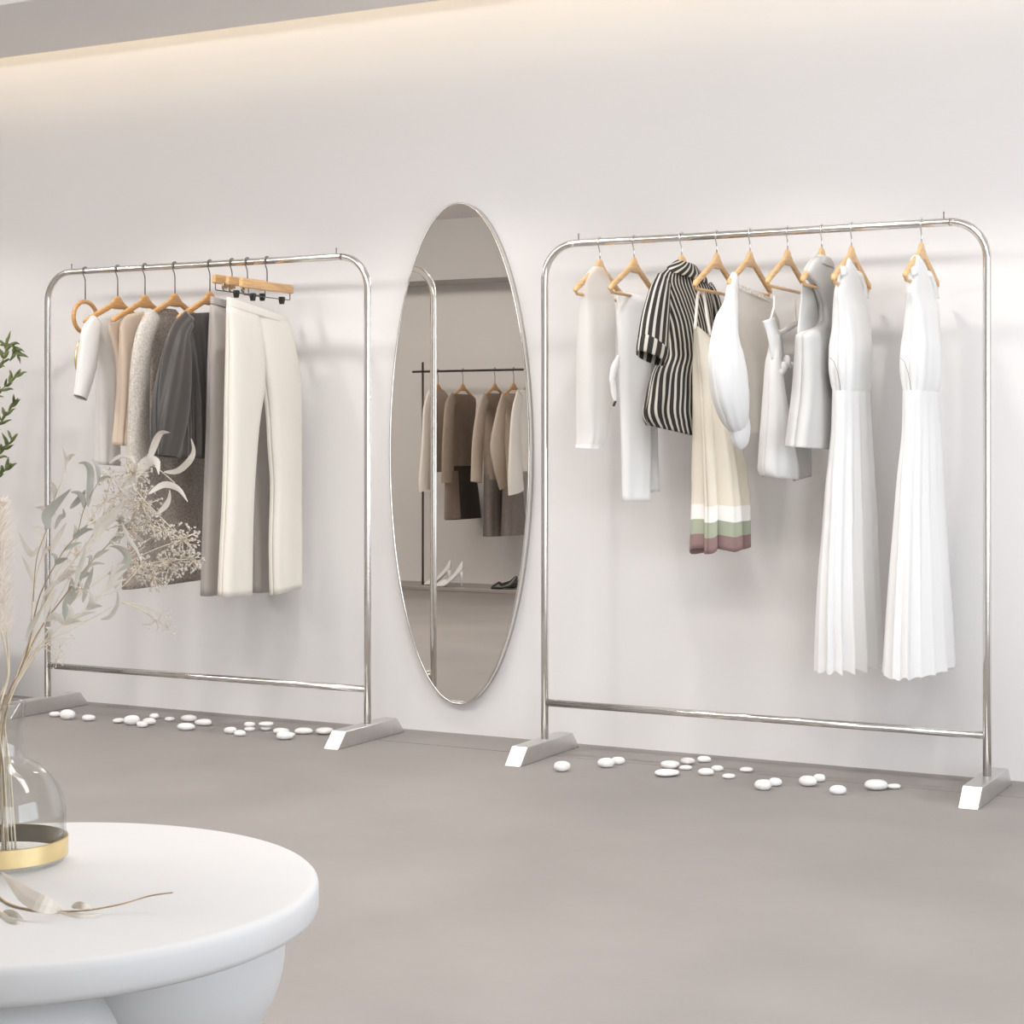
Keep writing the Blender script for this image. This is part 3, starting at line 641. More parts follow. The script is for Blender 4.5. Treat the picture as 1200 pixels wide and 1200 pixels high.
# ------------------------------------------------------------------ display opposite the mirror (built where its reflection is seen)
REFL[0] = True
YR = 5.70                                      # rail, mirrored side
def virt(px, py, y): return hit(px, py, V3((0, y, 0)), V3((0, 1, 0)))
rl = virt(483.5, 435.8, YR); zr = rl.z
yfront = floor_at(541, 693.5).y; top_z = virt(541, 689.3, yfront).z
xend = -3.9
pl = MB().box((-9.6, yfront, 0), (-3.2, -YB + 2 * MIRROR_Y, top_z))
setp(obj('display_plinth', pl, 'plinth', None, smooth=False, bevel=.004), 'low grey plinth along the opposite wall seen in the mirror', 'plinth')
rt = thing('display_rail', (virt(495.5, 600, YR).x, YR, top_z), 'thin dark clothes rail on the plinth seen in the mirror', 'clothes rail')
obj('rail', MB().tube([V3((rl.x, YR, zr)), V3((-5, YR, zr)), V3((xend, YR, zr))], .0085, 12), 'gunmetal', rt)
for x in (virt(495.5, 600, YR).x, xend + .12):
    obj('post', MB().tube([V3((x, YR + .0, top_z)), V3((x, YR, zr + .07))], .0085, 12), 'gunmetal', rt)
def vframe(px):
    o = virt(px, 434, YR); return Frame(0, 0, V3((o.x, YR, zr)))
HV = dict(stem=.10, W=.19, drop=.1, wood='wood_dark', hk='gunmetal', bar=False, grp='wooden hangers on the far rail seen in the mirror')
F = vframe(513.5); hanger(F, 'reflected wooden hanger at the left end of the far rail', **HV)
g = garment('ivory_shirt', F, 'ivory long-sleeved shirt at the left end of the far rail, in the mirror', 'shirt', GM)
obj('shirt_body', loft(F, [(456.5, 505, 520, .012), (463, 500, 525, .02), (500, 502, 527, .05), (553, 503, 529, .05)], k=4, f1=.05, m=20, n=48), 'sand', g)
obj('sleeve', sleeve(F, [(505, 462, 4.5, .03), (501, 480, 5.5, .06), (500, 520, 6.3, .075), (498.5, 560, 8, .08), (499, 574, 8.5, .08)], m=16, fl=.5), 'ivory', g)
F = vframe(542.5); hanger(F, 'reflected wooden hanger of the brown jacket', **HV)
g = garment('brown_jacket', F, 'brown wool jacket on the far rail, seen in the mirror', 'jacket', GM)
obj('jacket_body', loft(F, [(462, 531, 552, .012), (468, 527, 558, .02), (500, 524, 556, .05), (546, 524, 553, .055)], k=4, f1=.05, m=22, n=48), 'brown', g)
obj('sleeve', sleeve(F, [(531, 467, 5, .03), (527, 480, 6.5, .06), (525, 520, 7, .075), (524.5, 566, 7.5, .08)], m=16, fl=.5), 'taupe', g)
g = garment('dark_skirt', F, 'dark brown skirt hanging below the brown jacket, in the mirror', 'skirt', GM, -.7)
obj('skirt_panel', loft(F, [(540, 523.5, 553.5, .045), (570, 522.5, 560, .05), (608, 521, 564, .055)], k=4, f1=.06, m=18, n=48, v=-.005), 'dark_brown', g)
obj('front_panel', loft(F, [(552, 521.5, 537, .02), (608, 520.5, 540, .02)], k=3, m=10, n=40, v=.085), 'brown', g)
F = vframe(580); hanger(F, 'reflected wooden hanger of the taupe coat', **HV)
g = garment('taupe_coat', F, 'taupe long-sleeved coat in the middle of the far rail, in the mirror', 'coat', GM)
obj('coat_body', loft(F, [(461, 570, 588, .012), (467, 566, 590, .02), (500, 566, 590, .05), (560, 567, 590, .055), (562, 567, 590, .055)], k=4, f1=.05, m=22, n=48), 'taupe', g)
obj('sleeve', sleeve(F, [(569, 467, 5, .03), (564, 485, 6.5, .06), (560, 520, 7, .075), (558, 565, 6.5, .08)], m=16, fl=.5), 'sand', g)
g = garment('grey_skirt', F, 'grey-brown long skirt below the taupe coat, in the mirror', 'skirt', GM, -.8)
obj('skirt_panel', loft(F, [(556, 567, 590, .05), (590, 566.5, 594, .055), (628, 566, 597, .06)], k=5, f1=.07, m=18, n=48, v=-.005), 'greybrown', g)
F = vframe(602); hanger(F, 'reflected wooden hanger of the sand blouse', **HV)
g = garment('sand_blouse', F, 'sand-coloured blouse with a full sleeve on the far rail, in the mirror', 'blouse', GM)
obj('bodice', loft(F, [(461, 592, 606, .012), (467, 588, 610, .02), (500, 590, 610, .045), (574, 590, 611, .05)], k=4, f1=.05, m=20, n=48), 'sand', g)
obj('sleeve', sleeve(F, [(591, 466, 4.5, .03), (587, 485, 6, .06), (583, 520, 9, .07), (585, 540, 8.5, .075), (588, 560, 6.5, .08), (590, 570, 5.5, .08)], m=18, fl=.55), 'sand', g)
g = garment('grey_skirt', F, 'grey-brown skirt below the sand blouse, in the mirror', 'skirt', GM, -.8)
obj('skirt_panel', loft(F, [(568, 589, 612, .05), (627, 587, 618, .06)], k=5, f1=.07, m=16, n=48, v=-.005), 'greybrown', g)
F = vframe(619); hanger(F, 'reflected wooden hanger of the ivory shirt at the mirror edge', **HV)
g = garment('ivory_shirt', F, 'ivory shirt cut by the right edge of the mirror', 'shirt', GM)
obj('shirt_body', loft(F, [(457, 610, 624, .012), (463, 606, 629, .02), (500, 606, 630, .05), (552, 607, 632, .055)], k=4, f1=.05, m=20, n=48), 'ivory', g)
obj('sleeve', sleeve(F, [(609, 462, 4.5, .03), (605, 485, 6, .06), (603.5, 520, 7, .075), (604, 560, 9, .08), (605, 577, 9.5, .08)], m=16, fl=.5), 'ivory', g)
# shoes on the plinth
def pump(px, py, y, m, label, name, L=.21, H=.12, yaw=0.0):
    o = virt(px, py, y); o.z = top_z; t = thing(name, o, label, 'shoe', name.replace('_', ' ') + 's on the plinth')
    a = math.radians(yaw); X = V3((math.cos(a), math.sin(a), 0)); Y = V3((-math.sin(a), math.cos(a), 0))
    hs = lambda q: H * (0 if q < .3 else ((q - .3) / .7)**1.25)
    def tp(q):   # height of the upper above the sole
        pts = [(0, .012), (.12, .03), (.3, .05), (.42, .034), (.7, .040), (.92, .062), (1, .058)]
        for (a0, b0), (a1, b1) in zip(pts[:-1], pts[1:]):
            if q <= a1: return b0 + (b1 - b0) * (q - a0) / (a1 - a0)
        return pts[-1][1]
    up, so = [], []
    for i in range(25):
        q = i / 24; w = .040 * max(math.sin(PI * min(.08 + .84 * q, 1)), .2)**.6 * (1 if q < .5 else 1 - .3 * (q - .5)); c = o + X * (q - .5) * L + UP * (hs(q) + .006)
        up.append([c + Y * w * (1 - .35 * (math.sin(b) if b > 0 else 0)) * math.cos(b) + UP * tp(q) * math.sin(b) for b in [PI * j / 14 for j in range(15)]])
        so.append([c + Y * w * 1.04 * math.cos(2 * PI * j / 12) + UP * .0055 * math.sin(2 * PI * j / 12) for j in range(12)])
    obj('upper', MB().rings(up, True, True, closed=True), m, t)
    obj('sole', MB().rings(so, True, True), m, t)
    if H > .06: obj('heel', MB().tube([o + X * (.45 * L), o + X * (.455 * L) + UP * H * .5, o + X * (.42 * L) + UP * (H * .9)], [.006, .008, .02], 10), m, t)
    return t
pump(513, 686.5, yfront + .17, 'shoe_white', 'white high-heeled shoe on the plinth, half behind the reflected rack post', 'white_shoe', .20, .125, 12)
pump(526.5, 688, yfront + .07, 'shoe_white', 'white high-heeled shoe at the plinth edge, right of its pair', 'white_shoe', .20, .125, 20)
pump(591, 690.3, yfront + .07, 'shoe_black', 'black flat shoe at the plinth front edge in the mirror', 'black_shoe', .19, .03, 20)
pump(607, 687.5, yfront + .20, 'shoe_black', 'black heeled shoe further back on the plinth at the mirror edge', 'black_shoe', .19, .07, 35)
REFL[0] = False

# ------------------------------------------------------------------ round table
TX, TY, TRAD, TZ = -1.797, -3.877, .4212, .45
t = thing('coffee_table', (TX, TY, 0), 'round white plaster coffee table with rounded sculptural legs', 'coffee table')
th = .052
obj('tabletop', MB().lathe((TX, TY, TZ), [(.0001, 0), (TRAD * .5, 0), (TRAD - .012, 0), (TRAD - .006, -.0015), (TRAD - .0015, -.006), (TRAD, -.012), (TRAD, -th + .012), (TRAD - .004, -th + .004), (TRAD - .012, -th), (.0001, -th)], 128), 'plaster', t)
zl = TZ - th
def at_z(px, py, z): return hit(px, py, V3((0, 0, z)), UP)
def leg_profile(R, zc, zbase_r):
    pr = [(.0001, 0), (zbase_r, 0)]
    zlow = zc - math.sqrt(max(R * R - zbase_r * zbase_r, 0))
    if zlow > .004: pr.append((zbase_r, zlow))
    for k in range(1, 41):
        z = max(zlow, 0) + (zl - max(zlow, 0)) * k / 40
        pr.append((math.sqrt(max(R * R - (z - zc)**2, 1e-6)), z))
    pr.append((.0001, zl)); return pr
rc = at_depth(185, 1112, 2.66); Rr = 148 * 2.66 / FPX
obj('leg', MB().lathe((rc.x, rc.y, 0), leg_profile(Rr, rc.z, .09), 96), 'plaster', t, auto=35)
lc = at_depth(-48, 1300, 2.34); Rl = 200 * 2.34 / FPX
obj('leg', MB().lathe((lc.x, lc.y, 0), leg_profile(Rl, lc.z, .15), 96), 'plaster', t, auto=35)

# ------------------------------------------------------------------ vase
vc = at_z(2, 1012, TZ); VD = (vc - CAM).dot(FWD); PX = FPX / VD
t = thing('glass_vase', vc, 'clear glass vase with a narrow neck and gold band on the coffee table', 'vase')
def h(y): return (1012 - y) / PX
outer = [(.0001, .0006), (.060, .0006), (70.5 / PX, .003), (73.5 / PX, .010), (73.5 / PX, h(962)), (73 / PX, h(950)), (70.5 / PX, h(935)), (65 / PX, h(920)), (56 / PX, h(908)), (44 / PX, h(898)), (33 / PX, h(892)), (27.5 / PX, h(888)), (26 / PX, h(880)), (25.5 / PX, h(850)), (26 / PX, h(828)), (27.5 / PX, h(823))]
inner = [(r - .0032 if r > .01 else .0001, z + (.0035 if i < 3 else 0)) for i, (r, z) in enumerate(outer)]
inner[1] = (.055, .008); inner[0] = (.0001, .008); inner[2] = (66 / PX, .010); inner[3] = (70 / PX, .016)
def dense(pr, n=5):
    o = []
    for a, b in zip(pr[:-1], pr[1:]): o += [(a[0] + (b[0] - a[0]) * k / n, a[1] + (b[1] - a[1]) * k / n) for k in range(n)]
    return o + [pr[-1]]
obj('glass_body', MB().lathe(vc, outer + [((27.5 - 1) / PX, h(822))] + inner[::-1], 96), 'glass', t)
R0 = 73.5 / PX
obj('gold_band', MB().lathe(vc, [(R0 + .0004, .012), (R0 + .0035, .0125), (R0 + .0035, .0385), (R0 + .0004, .039), (R0 + .0004, .012)], 96), 'gold', t, auto=40)

# ------------------------------------------------------------------ dried bouquet standing in the vase
GB = 'dried stems in the glass vase'
neck = vc + UP * h(835)
def bez(pts, n):
    out = []; L = len(pts) - 1
    for i in range(n):
        q = i / (n - 1) * L; j = min(int(q), L - 1); f = q - j
        g = [pts[max(j - 1, 0)], pts[j], pts[j + 1], pts[min(j + 2, L)]]
        out.append(.5 * (2 * g[1] + (g[2] - g[0]) * f + (2 * g[0] - 5 * g[1] + 4 * g[2] - g[3]) * f * f + (3 * g[1] - g[0] - 3 * g[2] + g[3]) * f**3))
    return out
def blade(mb, pts, w, twist=.3, n=16, curl=.06):
    """curved leaf along 3-D points, widest near two fifths"""
    sp = bez([V3(p) for p in pts], n); rs = []
    for i, p in enumerate(sp):
        q = i / (n - 1); tt = (sp[min(i + 1, n - 1)] - sp[max(i - 1, 0)]).normalized()
        view = (p - CAM).normalized(); side = tt.cross(view).normalized()
        a = twist * (q - .3); side = (side * math.cos(a) + view * math.sin(a)).normalized(); nrm = tt.cross(side)
        ww = w * (math.sin(PI * min(.02 + q**.8 * .98, 1))**1.15) + .0004
        rs.append([p - side * ww, p + nrm * ww * curl - side * ww * .4, p + nrm * ww * curl * 1.6, p + nrm * ww * curl + side * ww * .4, p + side * ww])
    mb.rings(rs, closed=False)
def dd(px, py, off=0.0): return at_depth(px, py, VD + off)
def stem_in_vase(pts, foot):
    """px points from neck upward with depth offset; foot = offset in the vase"""
    base = vc + UP * .014 + RGT * foot[0] + FWD * foot[1]
    nk = neck + RGT * (foot[2] if len(foot) > 2 else 0) + FWD * foot[1] * .3
    return bez([base, base.lerp(nk, .6), nk] + [dd(*p) for p in pts], 40)
def branch(label, stem_px, foot, leaves, r=.0016, lm='leaf_pale', sm='stem', twigs=(), name='eucalyptus_branch'):
    t = thing(name, vc + UP * .014, label, 'dried branch', GB)
    pts = stem_in_vase(stem_px, foot); n_ = len(pts)
    s = MB().tube(pts, [r * (1 - .65 * i / n_) for i in range(n_)], 8)
    for tw in twigs: s.tube(bez([dd(*p) for p in tw], 12), r * .45, 6)
    obj('stem', s, sm, t)
    f = MB()
    for lf in leaves:
        w, tw = lf[1], (lf[2] if len(lf) > 2 else .5)
        blade(f, [dd(*p) for p in lf[0]], .8 * w / PX, tw)
    rnd = random.Random(int(stem_px[-1][0] * 7 + stem_px[-1][1]))
    for k in range(9):          # smaller side leaves up the stem
        i = rnd.randrange(int(n_ * .5), n_ - 1); p = pts[i]; tn = (pts[i + 1] - pts[i - 1]).normalized(); sg = rnd.choice((-1, 1))
        sd = RGT * sg * rnd.uniform(.4, .9) + FWD * rnd.uniform(-.5, .5) + UP * rnd.uniform(-.2, .5); L = rnd.uniform(18, 34) / PX
        d1 = (tn * .8 + sd * .5).normalized(); d2 = (tn * .3 + sd * .9 - UP * rnd.uniform(0, .6)).normalized()
        blade(f, [p, p + d1 * L * .35, p + d1 * L * .6 + d2 * L * .15, p + d1 * L * .7 + d2 * L * .42], rnd.uniform(1.6, 3.2) / PX, rnd.uniform(-.8, .8))
    if leaves: obj('leaves', f, lm, t, solid=.0006, smooth=False)
    return t
branch('dried branch with curling pale leaves reaching over the tweed coat', [(33, 755), (62, 690, .02), (100, 640, .03), (128, 595, .04), (150, 560, .05), (176, 530, .06)], (-.02, .01, .004),
       [([(172, 548, .05), (180, 524, .05), (188, 508, .04), (199, 507, .03)], 5.0), ([(192, 553, .06), (208, 552, .06), (222, 540, .05), (227, 528, .05), (224, 514, .04)], 4.6),
        ([(174, 579, .05), (192, 568, .06), (209, 573, .06), (220, 588, .05)], 4.6), ([(183, 603, .05), (193, 594, .05), (198, 585, .05), (199, 574, .05)], 3.8),
        ([(160, 560, .05), (170, 543, .05), (183, 541, .05), (186, 556, .05)], 8, .9), ([(112, 634, .03), (118, 616, .03), (132, 604, .03), (146, 585, .03)], 9),
        ([(128, 543, .05), (140, 535, .05), (153, 536, .05), (160, 546, .05)], 2.5)], lm='leaf_cream', sm='stem_pale',
       twigs=[((176, 545, .06), (186, 550, .06), (205, 566, .06)), ((150, 560, .05), (168, 585, .05), (200, 618, .05))])
branch('dried branch with sage leaves and a hooked brown tip leaf', [(30, 770), (46, 700, -.02), (72, 650, -.03), (90, 626, -.03), (99, 595, -.03), (118, 560, -.03)], (.01, -.012, .0),
       [([(103, 594, -.03), (105, 575, -.03), (106, 552, -.03), (100, 543, -.03), (92, 543, -.03)], 4.8, .2), ([(57, 620, -.02), (55, 604, -.02), (66, 590, -.02), (83, 573, -.02)], 7.5),
        ([(82, 596, -.02), (90, 588, -.02), (97, 580, -.02), (100, 574, -.02)], 4), ([(64, 620, -.02), (70, 607, -.02), (75, 604, -.02), (74, 596, -.02)], 3.2)], lm='leaf_sage', twigs=[((56, 618, -.02), (43, 655, -.02), (39, 705, -.02))])
branch('long thin dried stem leaning right with grey-green leaves', [(40, 750, .03), (76, 698, .04), (103, 663, .05), (125, 640, .06), (150, 615, .06)], (-.015, -.01, .008),
       [([(76, 728, .03), (78, 708, .03), (86, 695, .03), (92, 680, .03), (106, 663, .03)], 6.5), ([(110, 654, .05), (118, 648, .05), (128, 644, .05)], 3.2, .2),
        ([(97, 706, .04), (101, 690, .04), (106, 675, .04), (109, 664, .04)], 3.6), ([(135, 690, .05), (140, 672, .05), (150, 654, .05), (140, 642, .05), (128, 640, .05)], 6, 1.0)], lm='leaf_sage')
branch('dried stem with a downward crescent leaf below the tweed coat', [(38, 770, -.02), (70, 735, -.03), (100, 715, -.03), (124, 690, -.03), (134, 658, -.03)], (.02, .005, .006),
       [([(118, 726, -.03), (130, 722, -.03), (138, 706, -.03), (137, 690, -.03)], 2.8), ([(30, 752, -.02), (36, 735, -.02), (44, 722, -.02), (52, 705, -.02)], 3.6), ([(56, 728, -.02), (63, 722, -.02), (70, 726, -.02), (75, 734, -.02)], 5),
        ([(143, 612, .02), (150, 630, .02), (160, 644, .02), (166, 660, .02)], 2.4), ([(88, 690, -.03), (92, 670, -.03), (98, 652, -.03), (100, 638, -.03)], 3.2)], lm='leaf_pale', sm='stem_pale',
       twigs=[((70, 735, -.03), (100, 728, -.03), (125, 715, -.03)), ((112, 700, -.03), (140, 690, -.03), (166, 662, -.03)), ((34, 757, -.02), (41, 765, -.02), (39, 776, -.02), (33, 780, -.02))])
branch('upright dried stem with small pale leaves beside the left post', [(32, 760, .01), (40, 690, .02), (52, 640, .02), (58, 600, .02), (74, 560, .02), (78, 530, .02)], (-.005, .02, .002),
       [([(50, 700, .02), (58, 690, .02), (66, 682, .02), (70, 684, .02)], 3), ([(60, 650, .02), (64, 636, .02), (72, 622, .02), (78, 612, .02)], 3.4), ([(46, 640, .02), (38, 650, .02), (30, 640, .02), (22, 624, .02)], 4),
        ([(44, 690, .02), (36, 672, .02), (32, 664, .02), (26, 652, .02)], 3), ([(78, 560, .02), (78, 545, .02), (76, 532, .02), (73, 524, .02)], 1.6), ([(66, 690, .02), (58, 704, .02), (54, 718, .02), (52, 730, .02)], 3.5)], lm='leaf_cream', sm='stem_pale')
# baby's-breath sprays
def spray(label, stem_px, foot, heads, n, seed, rr=.0016, sm='stem_pale'):
    rnd = random.Random(seed)
    t = thing('dried_flower_spray', vc + UP * .014, label, 'dried flowers', GB)
    pts = stem_in_vase(stem_px, foot)
    s = MB().tube(pts, [.0011 * (1 - .5 * i / 40) for i in range(40)], 6); fl = MB()
    tip = pts[-1]
    for (hx, hy, hr, off) in heads:
        hub = dd(hx, hy, off)
        s.tube(bez([pts[-8], (pts[-8] + hub) / 2 + UP * .005, hub], 8), .0007, 5)
        for k in range(int(n * (hr / 24)**2) + 6):
            a = rnd.uniform(0, 2 * PI); q = hr * math.sqrt(rnd.random()); 
            e = dd(hx + q * math.cos(a), hy + q * math.sin(a) * .9, off + rnd.uniform(-.03, .03))
            if rnd.random() < .35: s.tube([hub, (hub + e) / 2 + V3((0, 0, rnd.uniform(-.004, .004))), e], .00045, 4)
            sz = rr * rnd.uniform(.7, 1.5)
            for _ in range(2):
                d = V3((rnd.uniform(-1, 1), rnd.uniform(-1, 1), rnd.uniform(-1, 1))).normalized()
                fl.add([e + d * sz * 1.7, e - d * sz, e + d.orthogonal().normalized() * sz, e - d.orthogonal().normalized() * sz, e + d.cross(d.orthogonal()).normalized() * sz, e - d.cross(d.orthogonal()).normalized() * sz],
                       [[0, 2, 4], [0, 4, 3], [0, 3, 5], [0, 5, 2], [1, 4, 2], [1, 3, 4], [1, 5, 3], [1, 2, 5]])
    obj('stem', s, sm, t)
    b = obj('blossoms', fl, 'blossom', t, smooth=False); b['kind'] = 'stuff'
spray('large blossom spray at the right of the bouquet against the tweed coat', [(36, 770, .04), (80, 710, .06), (130, 670, .08), (170, 640, .09)], (-.01, .015, .004),
      [(214, 632, 22, .09), (222, 655, 18, .09), (200, 662, 20, .09), (180, 676, 20, .08), (165, 665, 18, .08), (190, 622, 16, .09)], 110, 1)
spray('airy blossom spray in the middle top of the bouquet', [(35, 765, .02), (75, 690, .03), (120, 620, .04), (148, 590, .05)], (.015, -.015, .0),
      [(155, 555, 24, .05), (165, 590, 26, .05), (140, 580, 20, .05), (150, 620, 26, .05), (175, 610, 18, .05), (130, 560, 16, .05)], 62, 2)
spray('small feathery spray drooping low on the right of the bouquet', [(38, 765, -.03), (90, 735, -.04), (130, 712, -.04), (146, 706, -.04), (165, 716, -.04)], (.0, .02, .006),
      [(182, 727, 17, -.04), (196, 735, 13, -.04), (190, 720, 12, -.04)], 34, 3, .0011)
spray('fine pale spray low in front of the left post', [(36, 775, .0), (48, 760, -.01), (58, 752, -.01)], (.01, .02, .004),
      [(70, 758, 14, -.01), (78, 748, 11, -.01), (66, 774, 12, -.01)], 30, 4, .0010)
spray('thin pale grass spray in the heart of the bouquet', [(34, 760, .02), (52, 700, .02), (80, 650, .02), (90, 635, .02)], (-.012, -.004, .003),
      [(88, 650, 20, .02), (80, 668, 16, .02), (108, 610, 18, .02), (120, 590, 16, .02), (96, 690, 14, .02)], 30, 5, .0010)
# pampas plumes at the frame edge
def plume(label, stem_px, foot, axis, w, seed):
    rnd = random.Random(seed); t = thing('pampas_plume', vc + UP * .014, label, 'dried grass', GB)
    pts = stem_in_vase(stem_px, foot); obj('stem', MB().tube(pts, .0016, 6), 'stem_pale', t)
    ax = bez([dd(*p) for p in axis], 30); fl = MB()
    for k in range(520):
        q = rnd.random()**.9; p = ax[int(q * 29)]; tn = (ax[min(int(q * 29) + 1, 29)] - ax[max(int(q * 29) - 1, 0)]).normalized()
        a = rnd.uniform(0, 2 * PI); out = RGT * math.cos(a) + FWD * math.sin(a); ww = w * (math.sin(PI * (.1 + .85 * q))**.7) / PX
        L = rnd.uniform(.6, 1.2)
        e = p + (tn * .9 * ww + out * ww * .55) * L; m_ = p + (tn * .45 * ww + out * ww * .42) * L; e = e + out * ww * .25 - UP * ww * .15
        sd = tn.cross(out) * .0008
        fl.rings([[p - sd * .3, p + sd * .3], [m_ - sd, m_ + sd], [e - sd * .2, e + sd * .2]], closed=False)
    o = obj('plume', fl, 'pampas', t); o['kind'] = 'stuff'
plume('fluffy cream pampas plume rising at the left edge behind the vase neck', [(10, 790, .05), (8, 740, .06)], (.0, .012, -.004), [(8, 745, .06), (4, 690, .06), (0, 630, .06), (4, 585, .05)], 30, 11)
plume('second pampas plume leaning left out of the vase', [(9, 790, .02), (2, 740, .0)], (-.01, .018, -.012), [(2, 745, .0), (-14, 690, -.02), (-26, 640, -.03), (-30, 590, -.03)], 28, 12)

# ------------------------------------------------------------------ dried sprig lying on the table
def tz(px, py, dz=.002): return at_z(px, py, TZ + dz)
t = thing('dried_sprig', tz(70, 1068), 'dried sprig with a pink-beige leaf lying on the coffee table', 'dried branch', 'dried sprigs lying on the coffee table')
obj('stem', MB().tube(bez([tz(-30, 1030), tz(-12, 1042), tz(8, 1058), tz(30, 1065), tz(60, 1068), tz(100, 1067, .004), (tz(140, 1060, .012)), (tz(175, 1050, .02)), (tz(202, 1046, .035))], 40), [.0018 - .0009 * i / 40 for i in range(40)], 8), 'stem', t)
f = MB(); blade(f, [tz(72, 1066, .004), tz(56, 1062, .018), tz(34, 1052, .028), tz(16, 1036, .04), tz(2, 1022, .05)], .011, .2)
blade(f, [tz(84, 1063, .004), tz(92, 1061, .012), tz(101, 1062, .012), tz(113, 1066, .003)], .0045, .2)
blade(f, [tz(66, 1068, .004), tz(82, 1072, .004), tz(98, 1074, .003), tz(120, 1071, .003)], .002, .2)
obj('leaves', f, 'leaf_cream', t, solid=.0006, smooth=False)
t = thing('dried_sprig', tz(5, 1066), 'short pale dried twig at the left edge of the coffee table', 'dried branch', 'dried sprigs lying on the coffee table')
obj('stem', MB().tube(bez([tz(-30, 1050), tz(-10, 1060), tz(2, 1069), tz(10, 1074)], 14), .0013, 8), 'stem_pale', t)
f = MB(); blade(f, [tz(4, 1068), tz(12, 1070, .006), tz(20, 1073, .006), tz(27, 1077)], .004, .2); blade(f, [tz(-4, 1066), tz(8, 1077, .003), tz(18, 1081, .003), tz(26, 1081)], .003, .1)
obj('leaves', f, 'leaf_pale', t, solid=.0005, smooth=False)

# ------------------------------------------------------------------ olive tree in a pot, just left of the left rack
tb = V3((S[0] - .46, -.36, 0))
t = thing('olive_tree', tb, 'olive tree at the left frame edge with narrow dark green leaves', 'tree')
obj('pot', MB().lathe(tb, [(.0001, 0), (.13, 0), (.15, .02), (.175, .3), (.178, .32), (.16, .32), (.158, .28), (.0001, .28)], 48), 'pot', t, auto=40)
obj('soil', MB().lathe(tb, [(.0001, .285), (.157, .283)], 32), 'soil', t)
DT = (tb - CAM).dot(FWD)
def od(px, py, off=0.0): return at_depth(px, py, DT + off)
tr_ = MB(); trunk = bez([tb + UP * .28, tb + V3((.02, 0, .6)), tb + V3((-.01, .02, .95)), tb + V3((.03, -.01, 1.3)), tb + V3((.02, 0, 1.62))], 24)
tr_.tube(trunk, [.016 - .010 * i / 24 for i in range(24)], 10)
rnd = random.Random(5); lf = MB()
brs = [((-40, 540), (-18, 515), (-2, 498), (16, 474, -.02)), ((-45, 500), (-20, 480), (-4, 462), (18, 442)), ((-40, 470), (-15, 440), (2, 425), (8, 402)), ((-50, 430), (-20, 410, .02), (10, 404), (20, 415)),
       ((-40, 600), (-20, 580), (-6, 562), (8, 550)), ((-40, 560), (-15, 545), (2, 530), (14, 516)), ((-50, 520), (-70, 470), (-90, 430), (-95, 400)), ((-50, 480), (-60, 420), (-50, 370), (-40, 340)), ((-50, 560), (-85, 530), (-110, 500), (-120, 480)), ((-45, 440), (-30, 400), (-20, 370), (-22, 350))]
for bI, br in enumerate(brs):
    bp = bez([od(*p) for p in br], 16); near = min(trunk, key=lambda q: (q - bp[0]).length)
    tr_.tube([near, (near + bp[0]) / 2 + UP * .01] + bp, [.0042, .004] + [.0036 - .0024 * i / 16 for i in range(16)], 6)
    for k in range(3, 16):
        for sgn in (-1, 1):
            if rnd.random() < .16: continue
            p = bp[k]; tn = (bp[min(k + 1, 15)] - bp[k - 1]).normalized(); sd = V3((rnd.uniform(-1, 1), rnd.uniform(-1, 1), rnd.uniform(-.6, 1))).normalized() * .8 + RGT * sgn * .7
            d = (tn * .75 + sd * .6).normalized(); L = rnd.uniform(.035, .06)
            blade(lf, [p, p + d * L * .35, p + d * L * .7 + UP * .002, p + d * L + UP * rnd.uniform(-.008, .006)], rnd.uniform(.0045, .0068), rnd.uniform(-1.2, 1.2), 8, .25)
obj('trunk', tr_, 'bark', t); obj('leaves', lf, 'olive', t, solid=.0008)

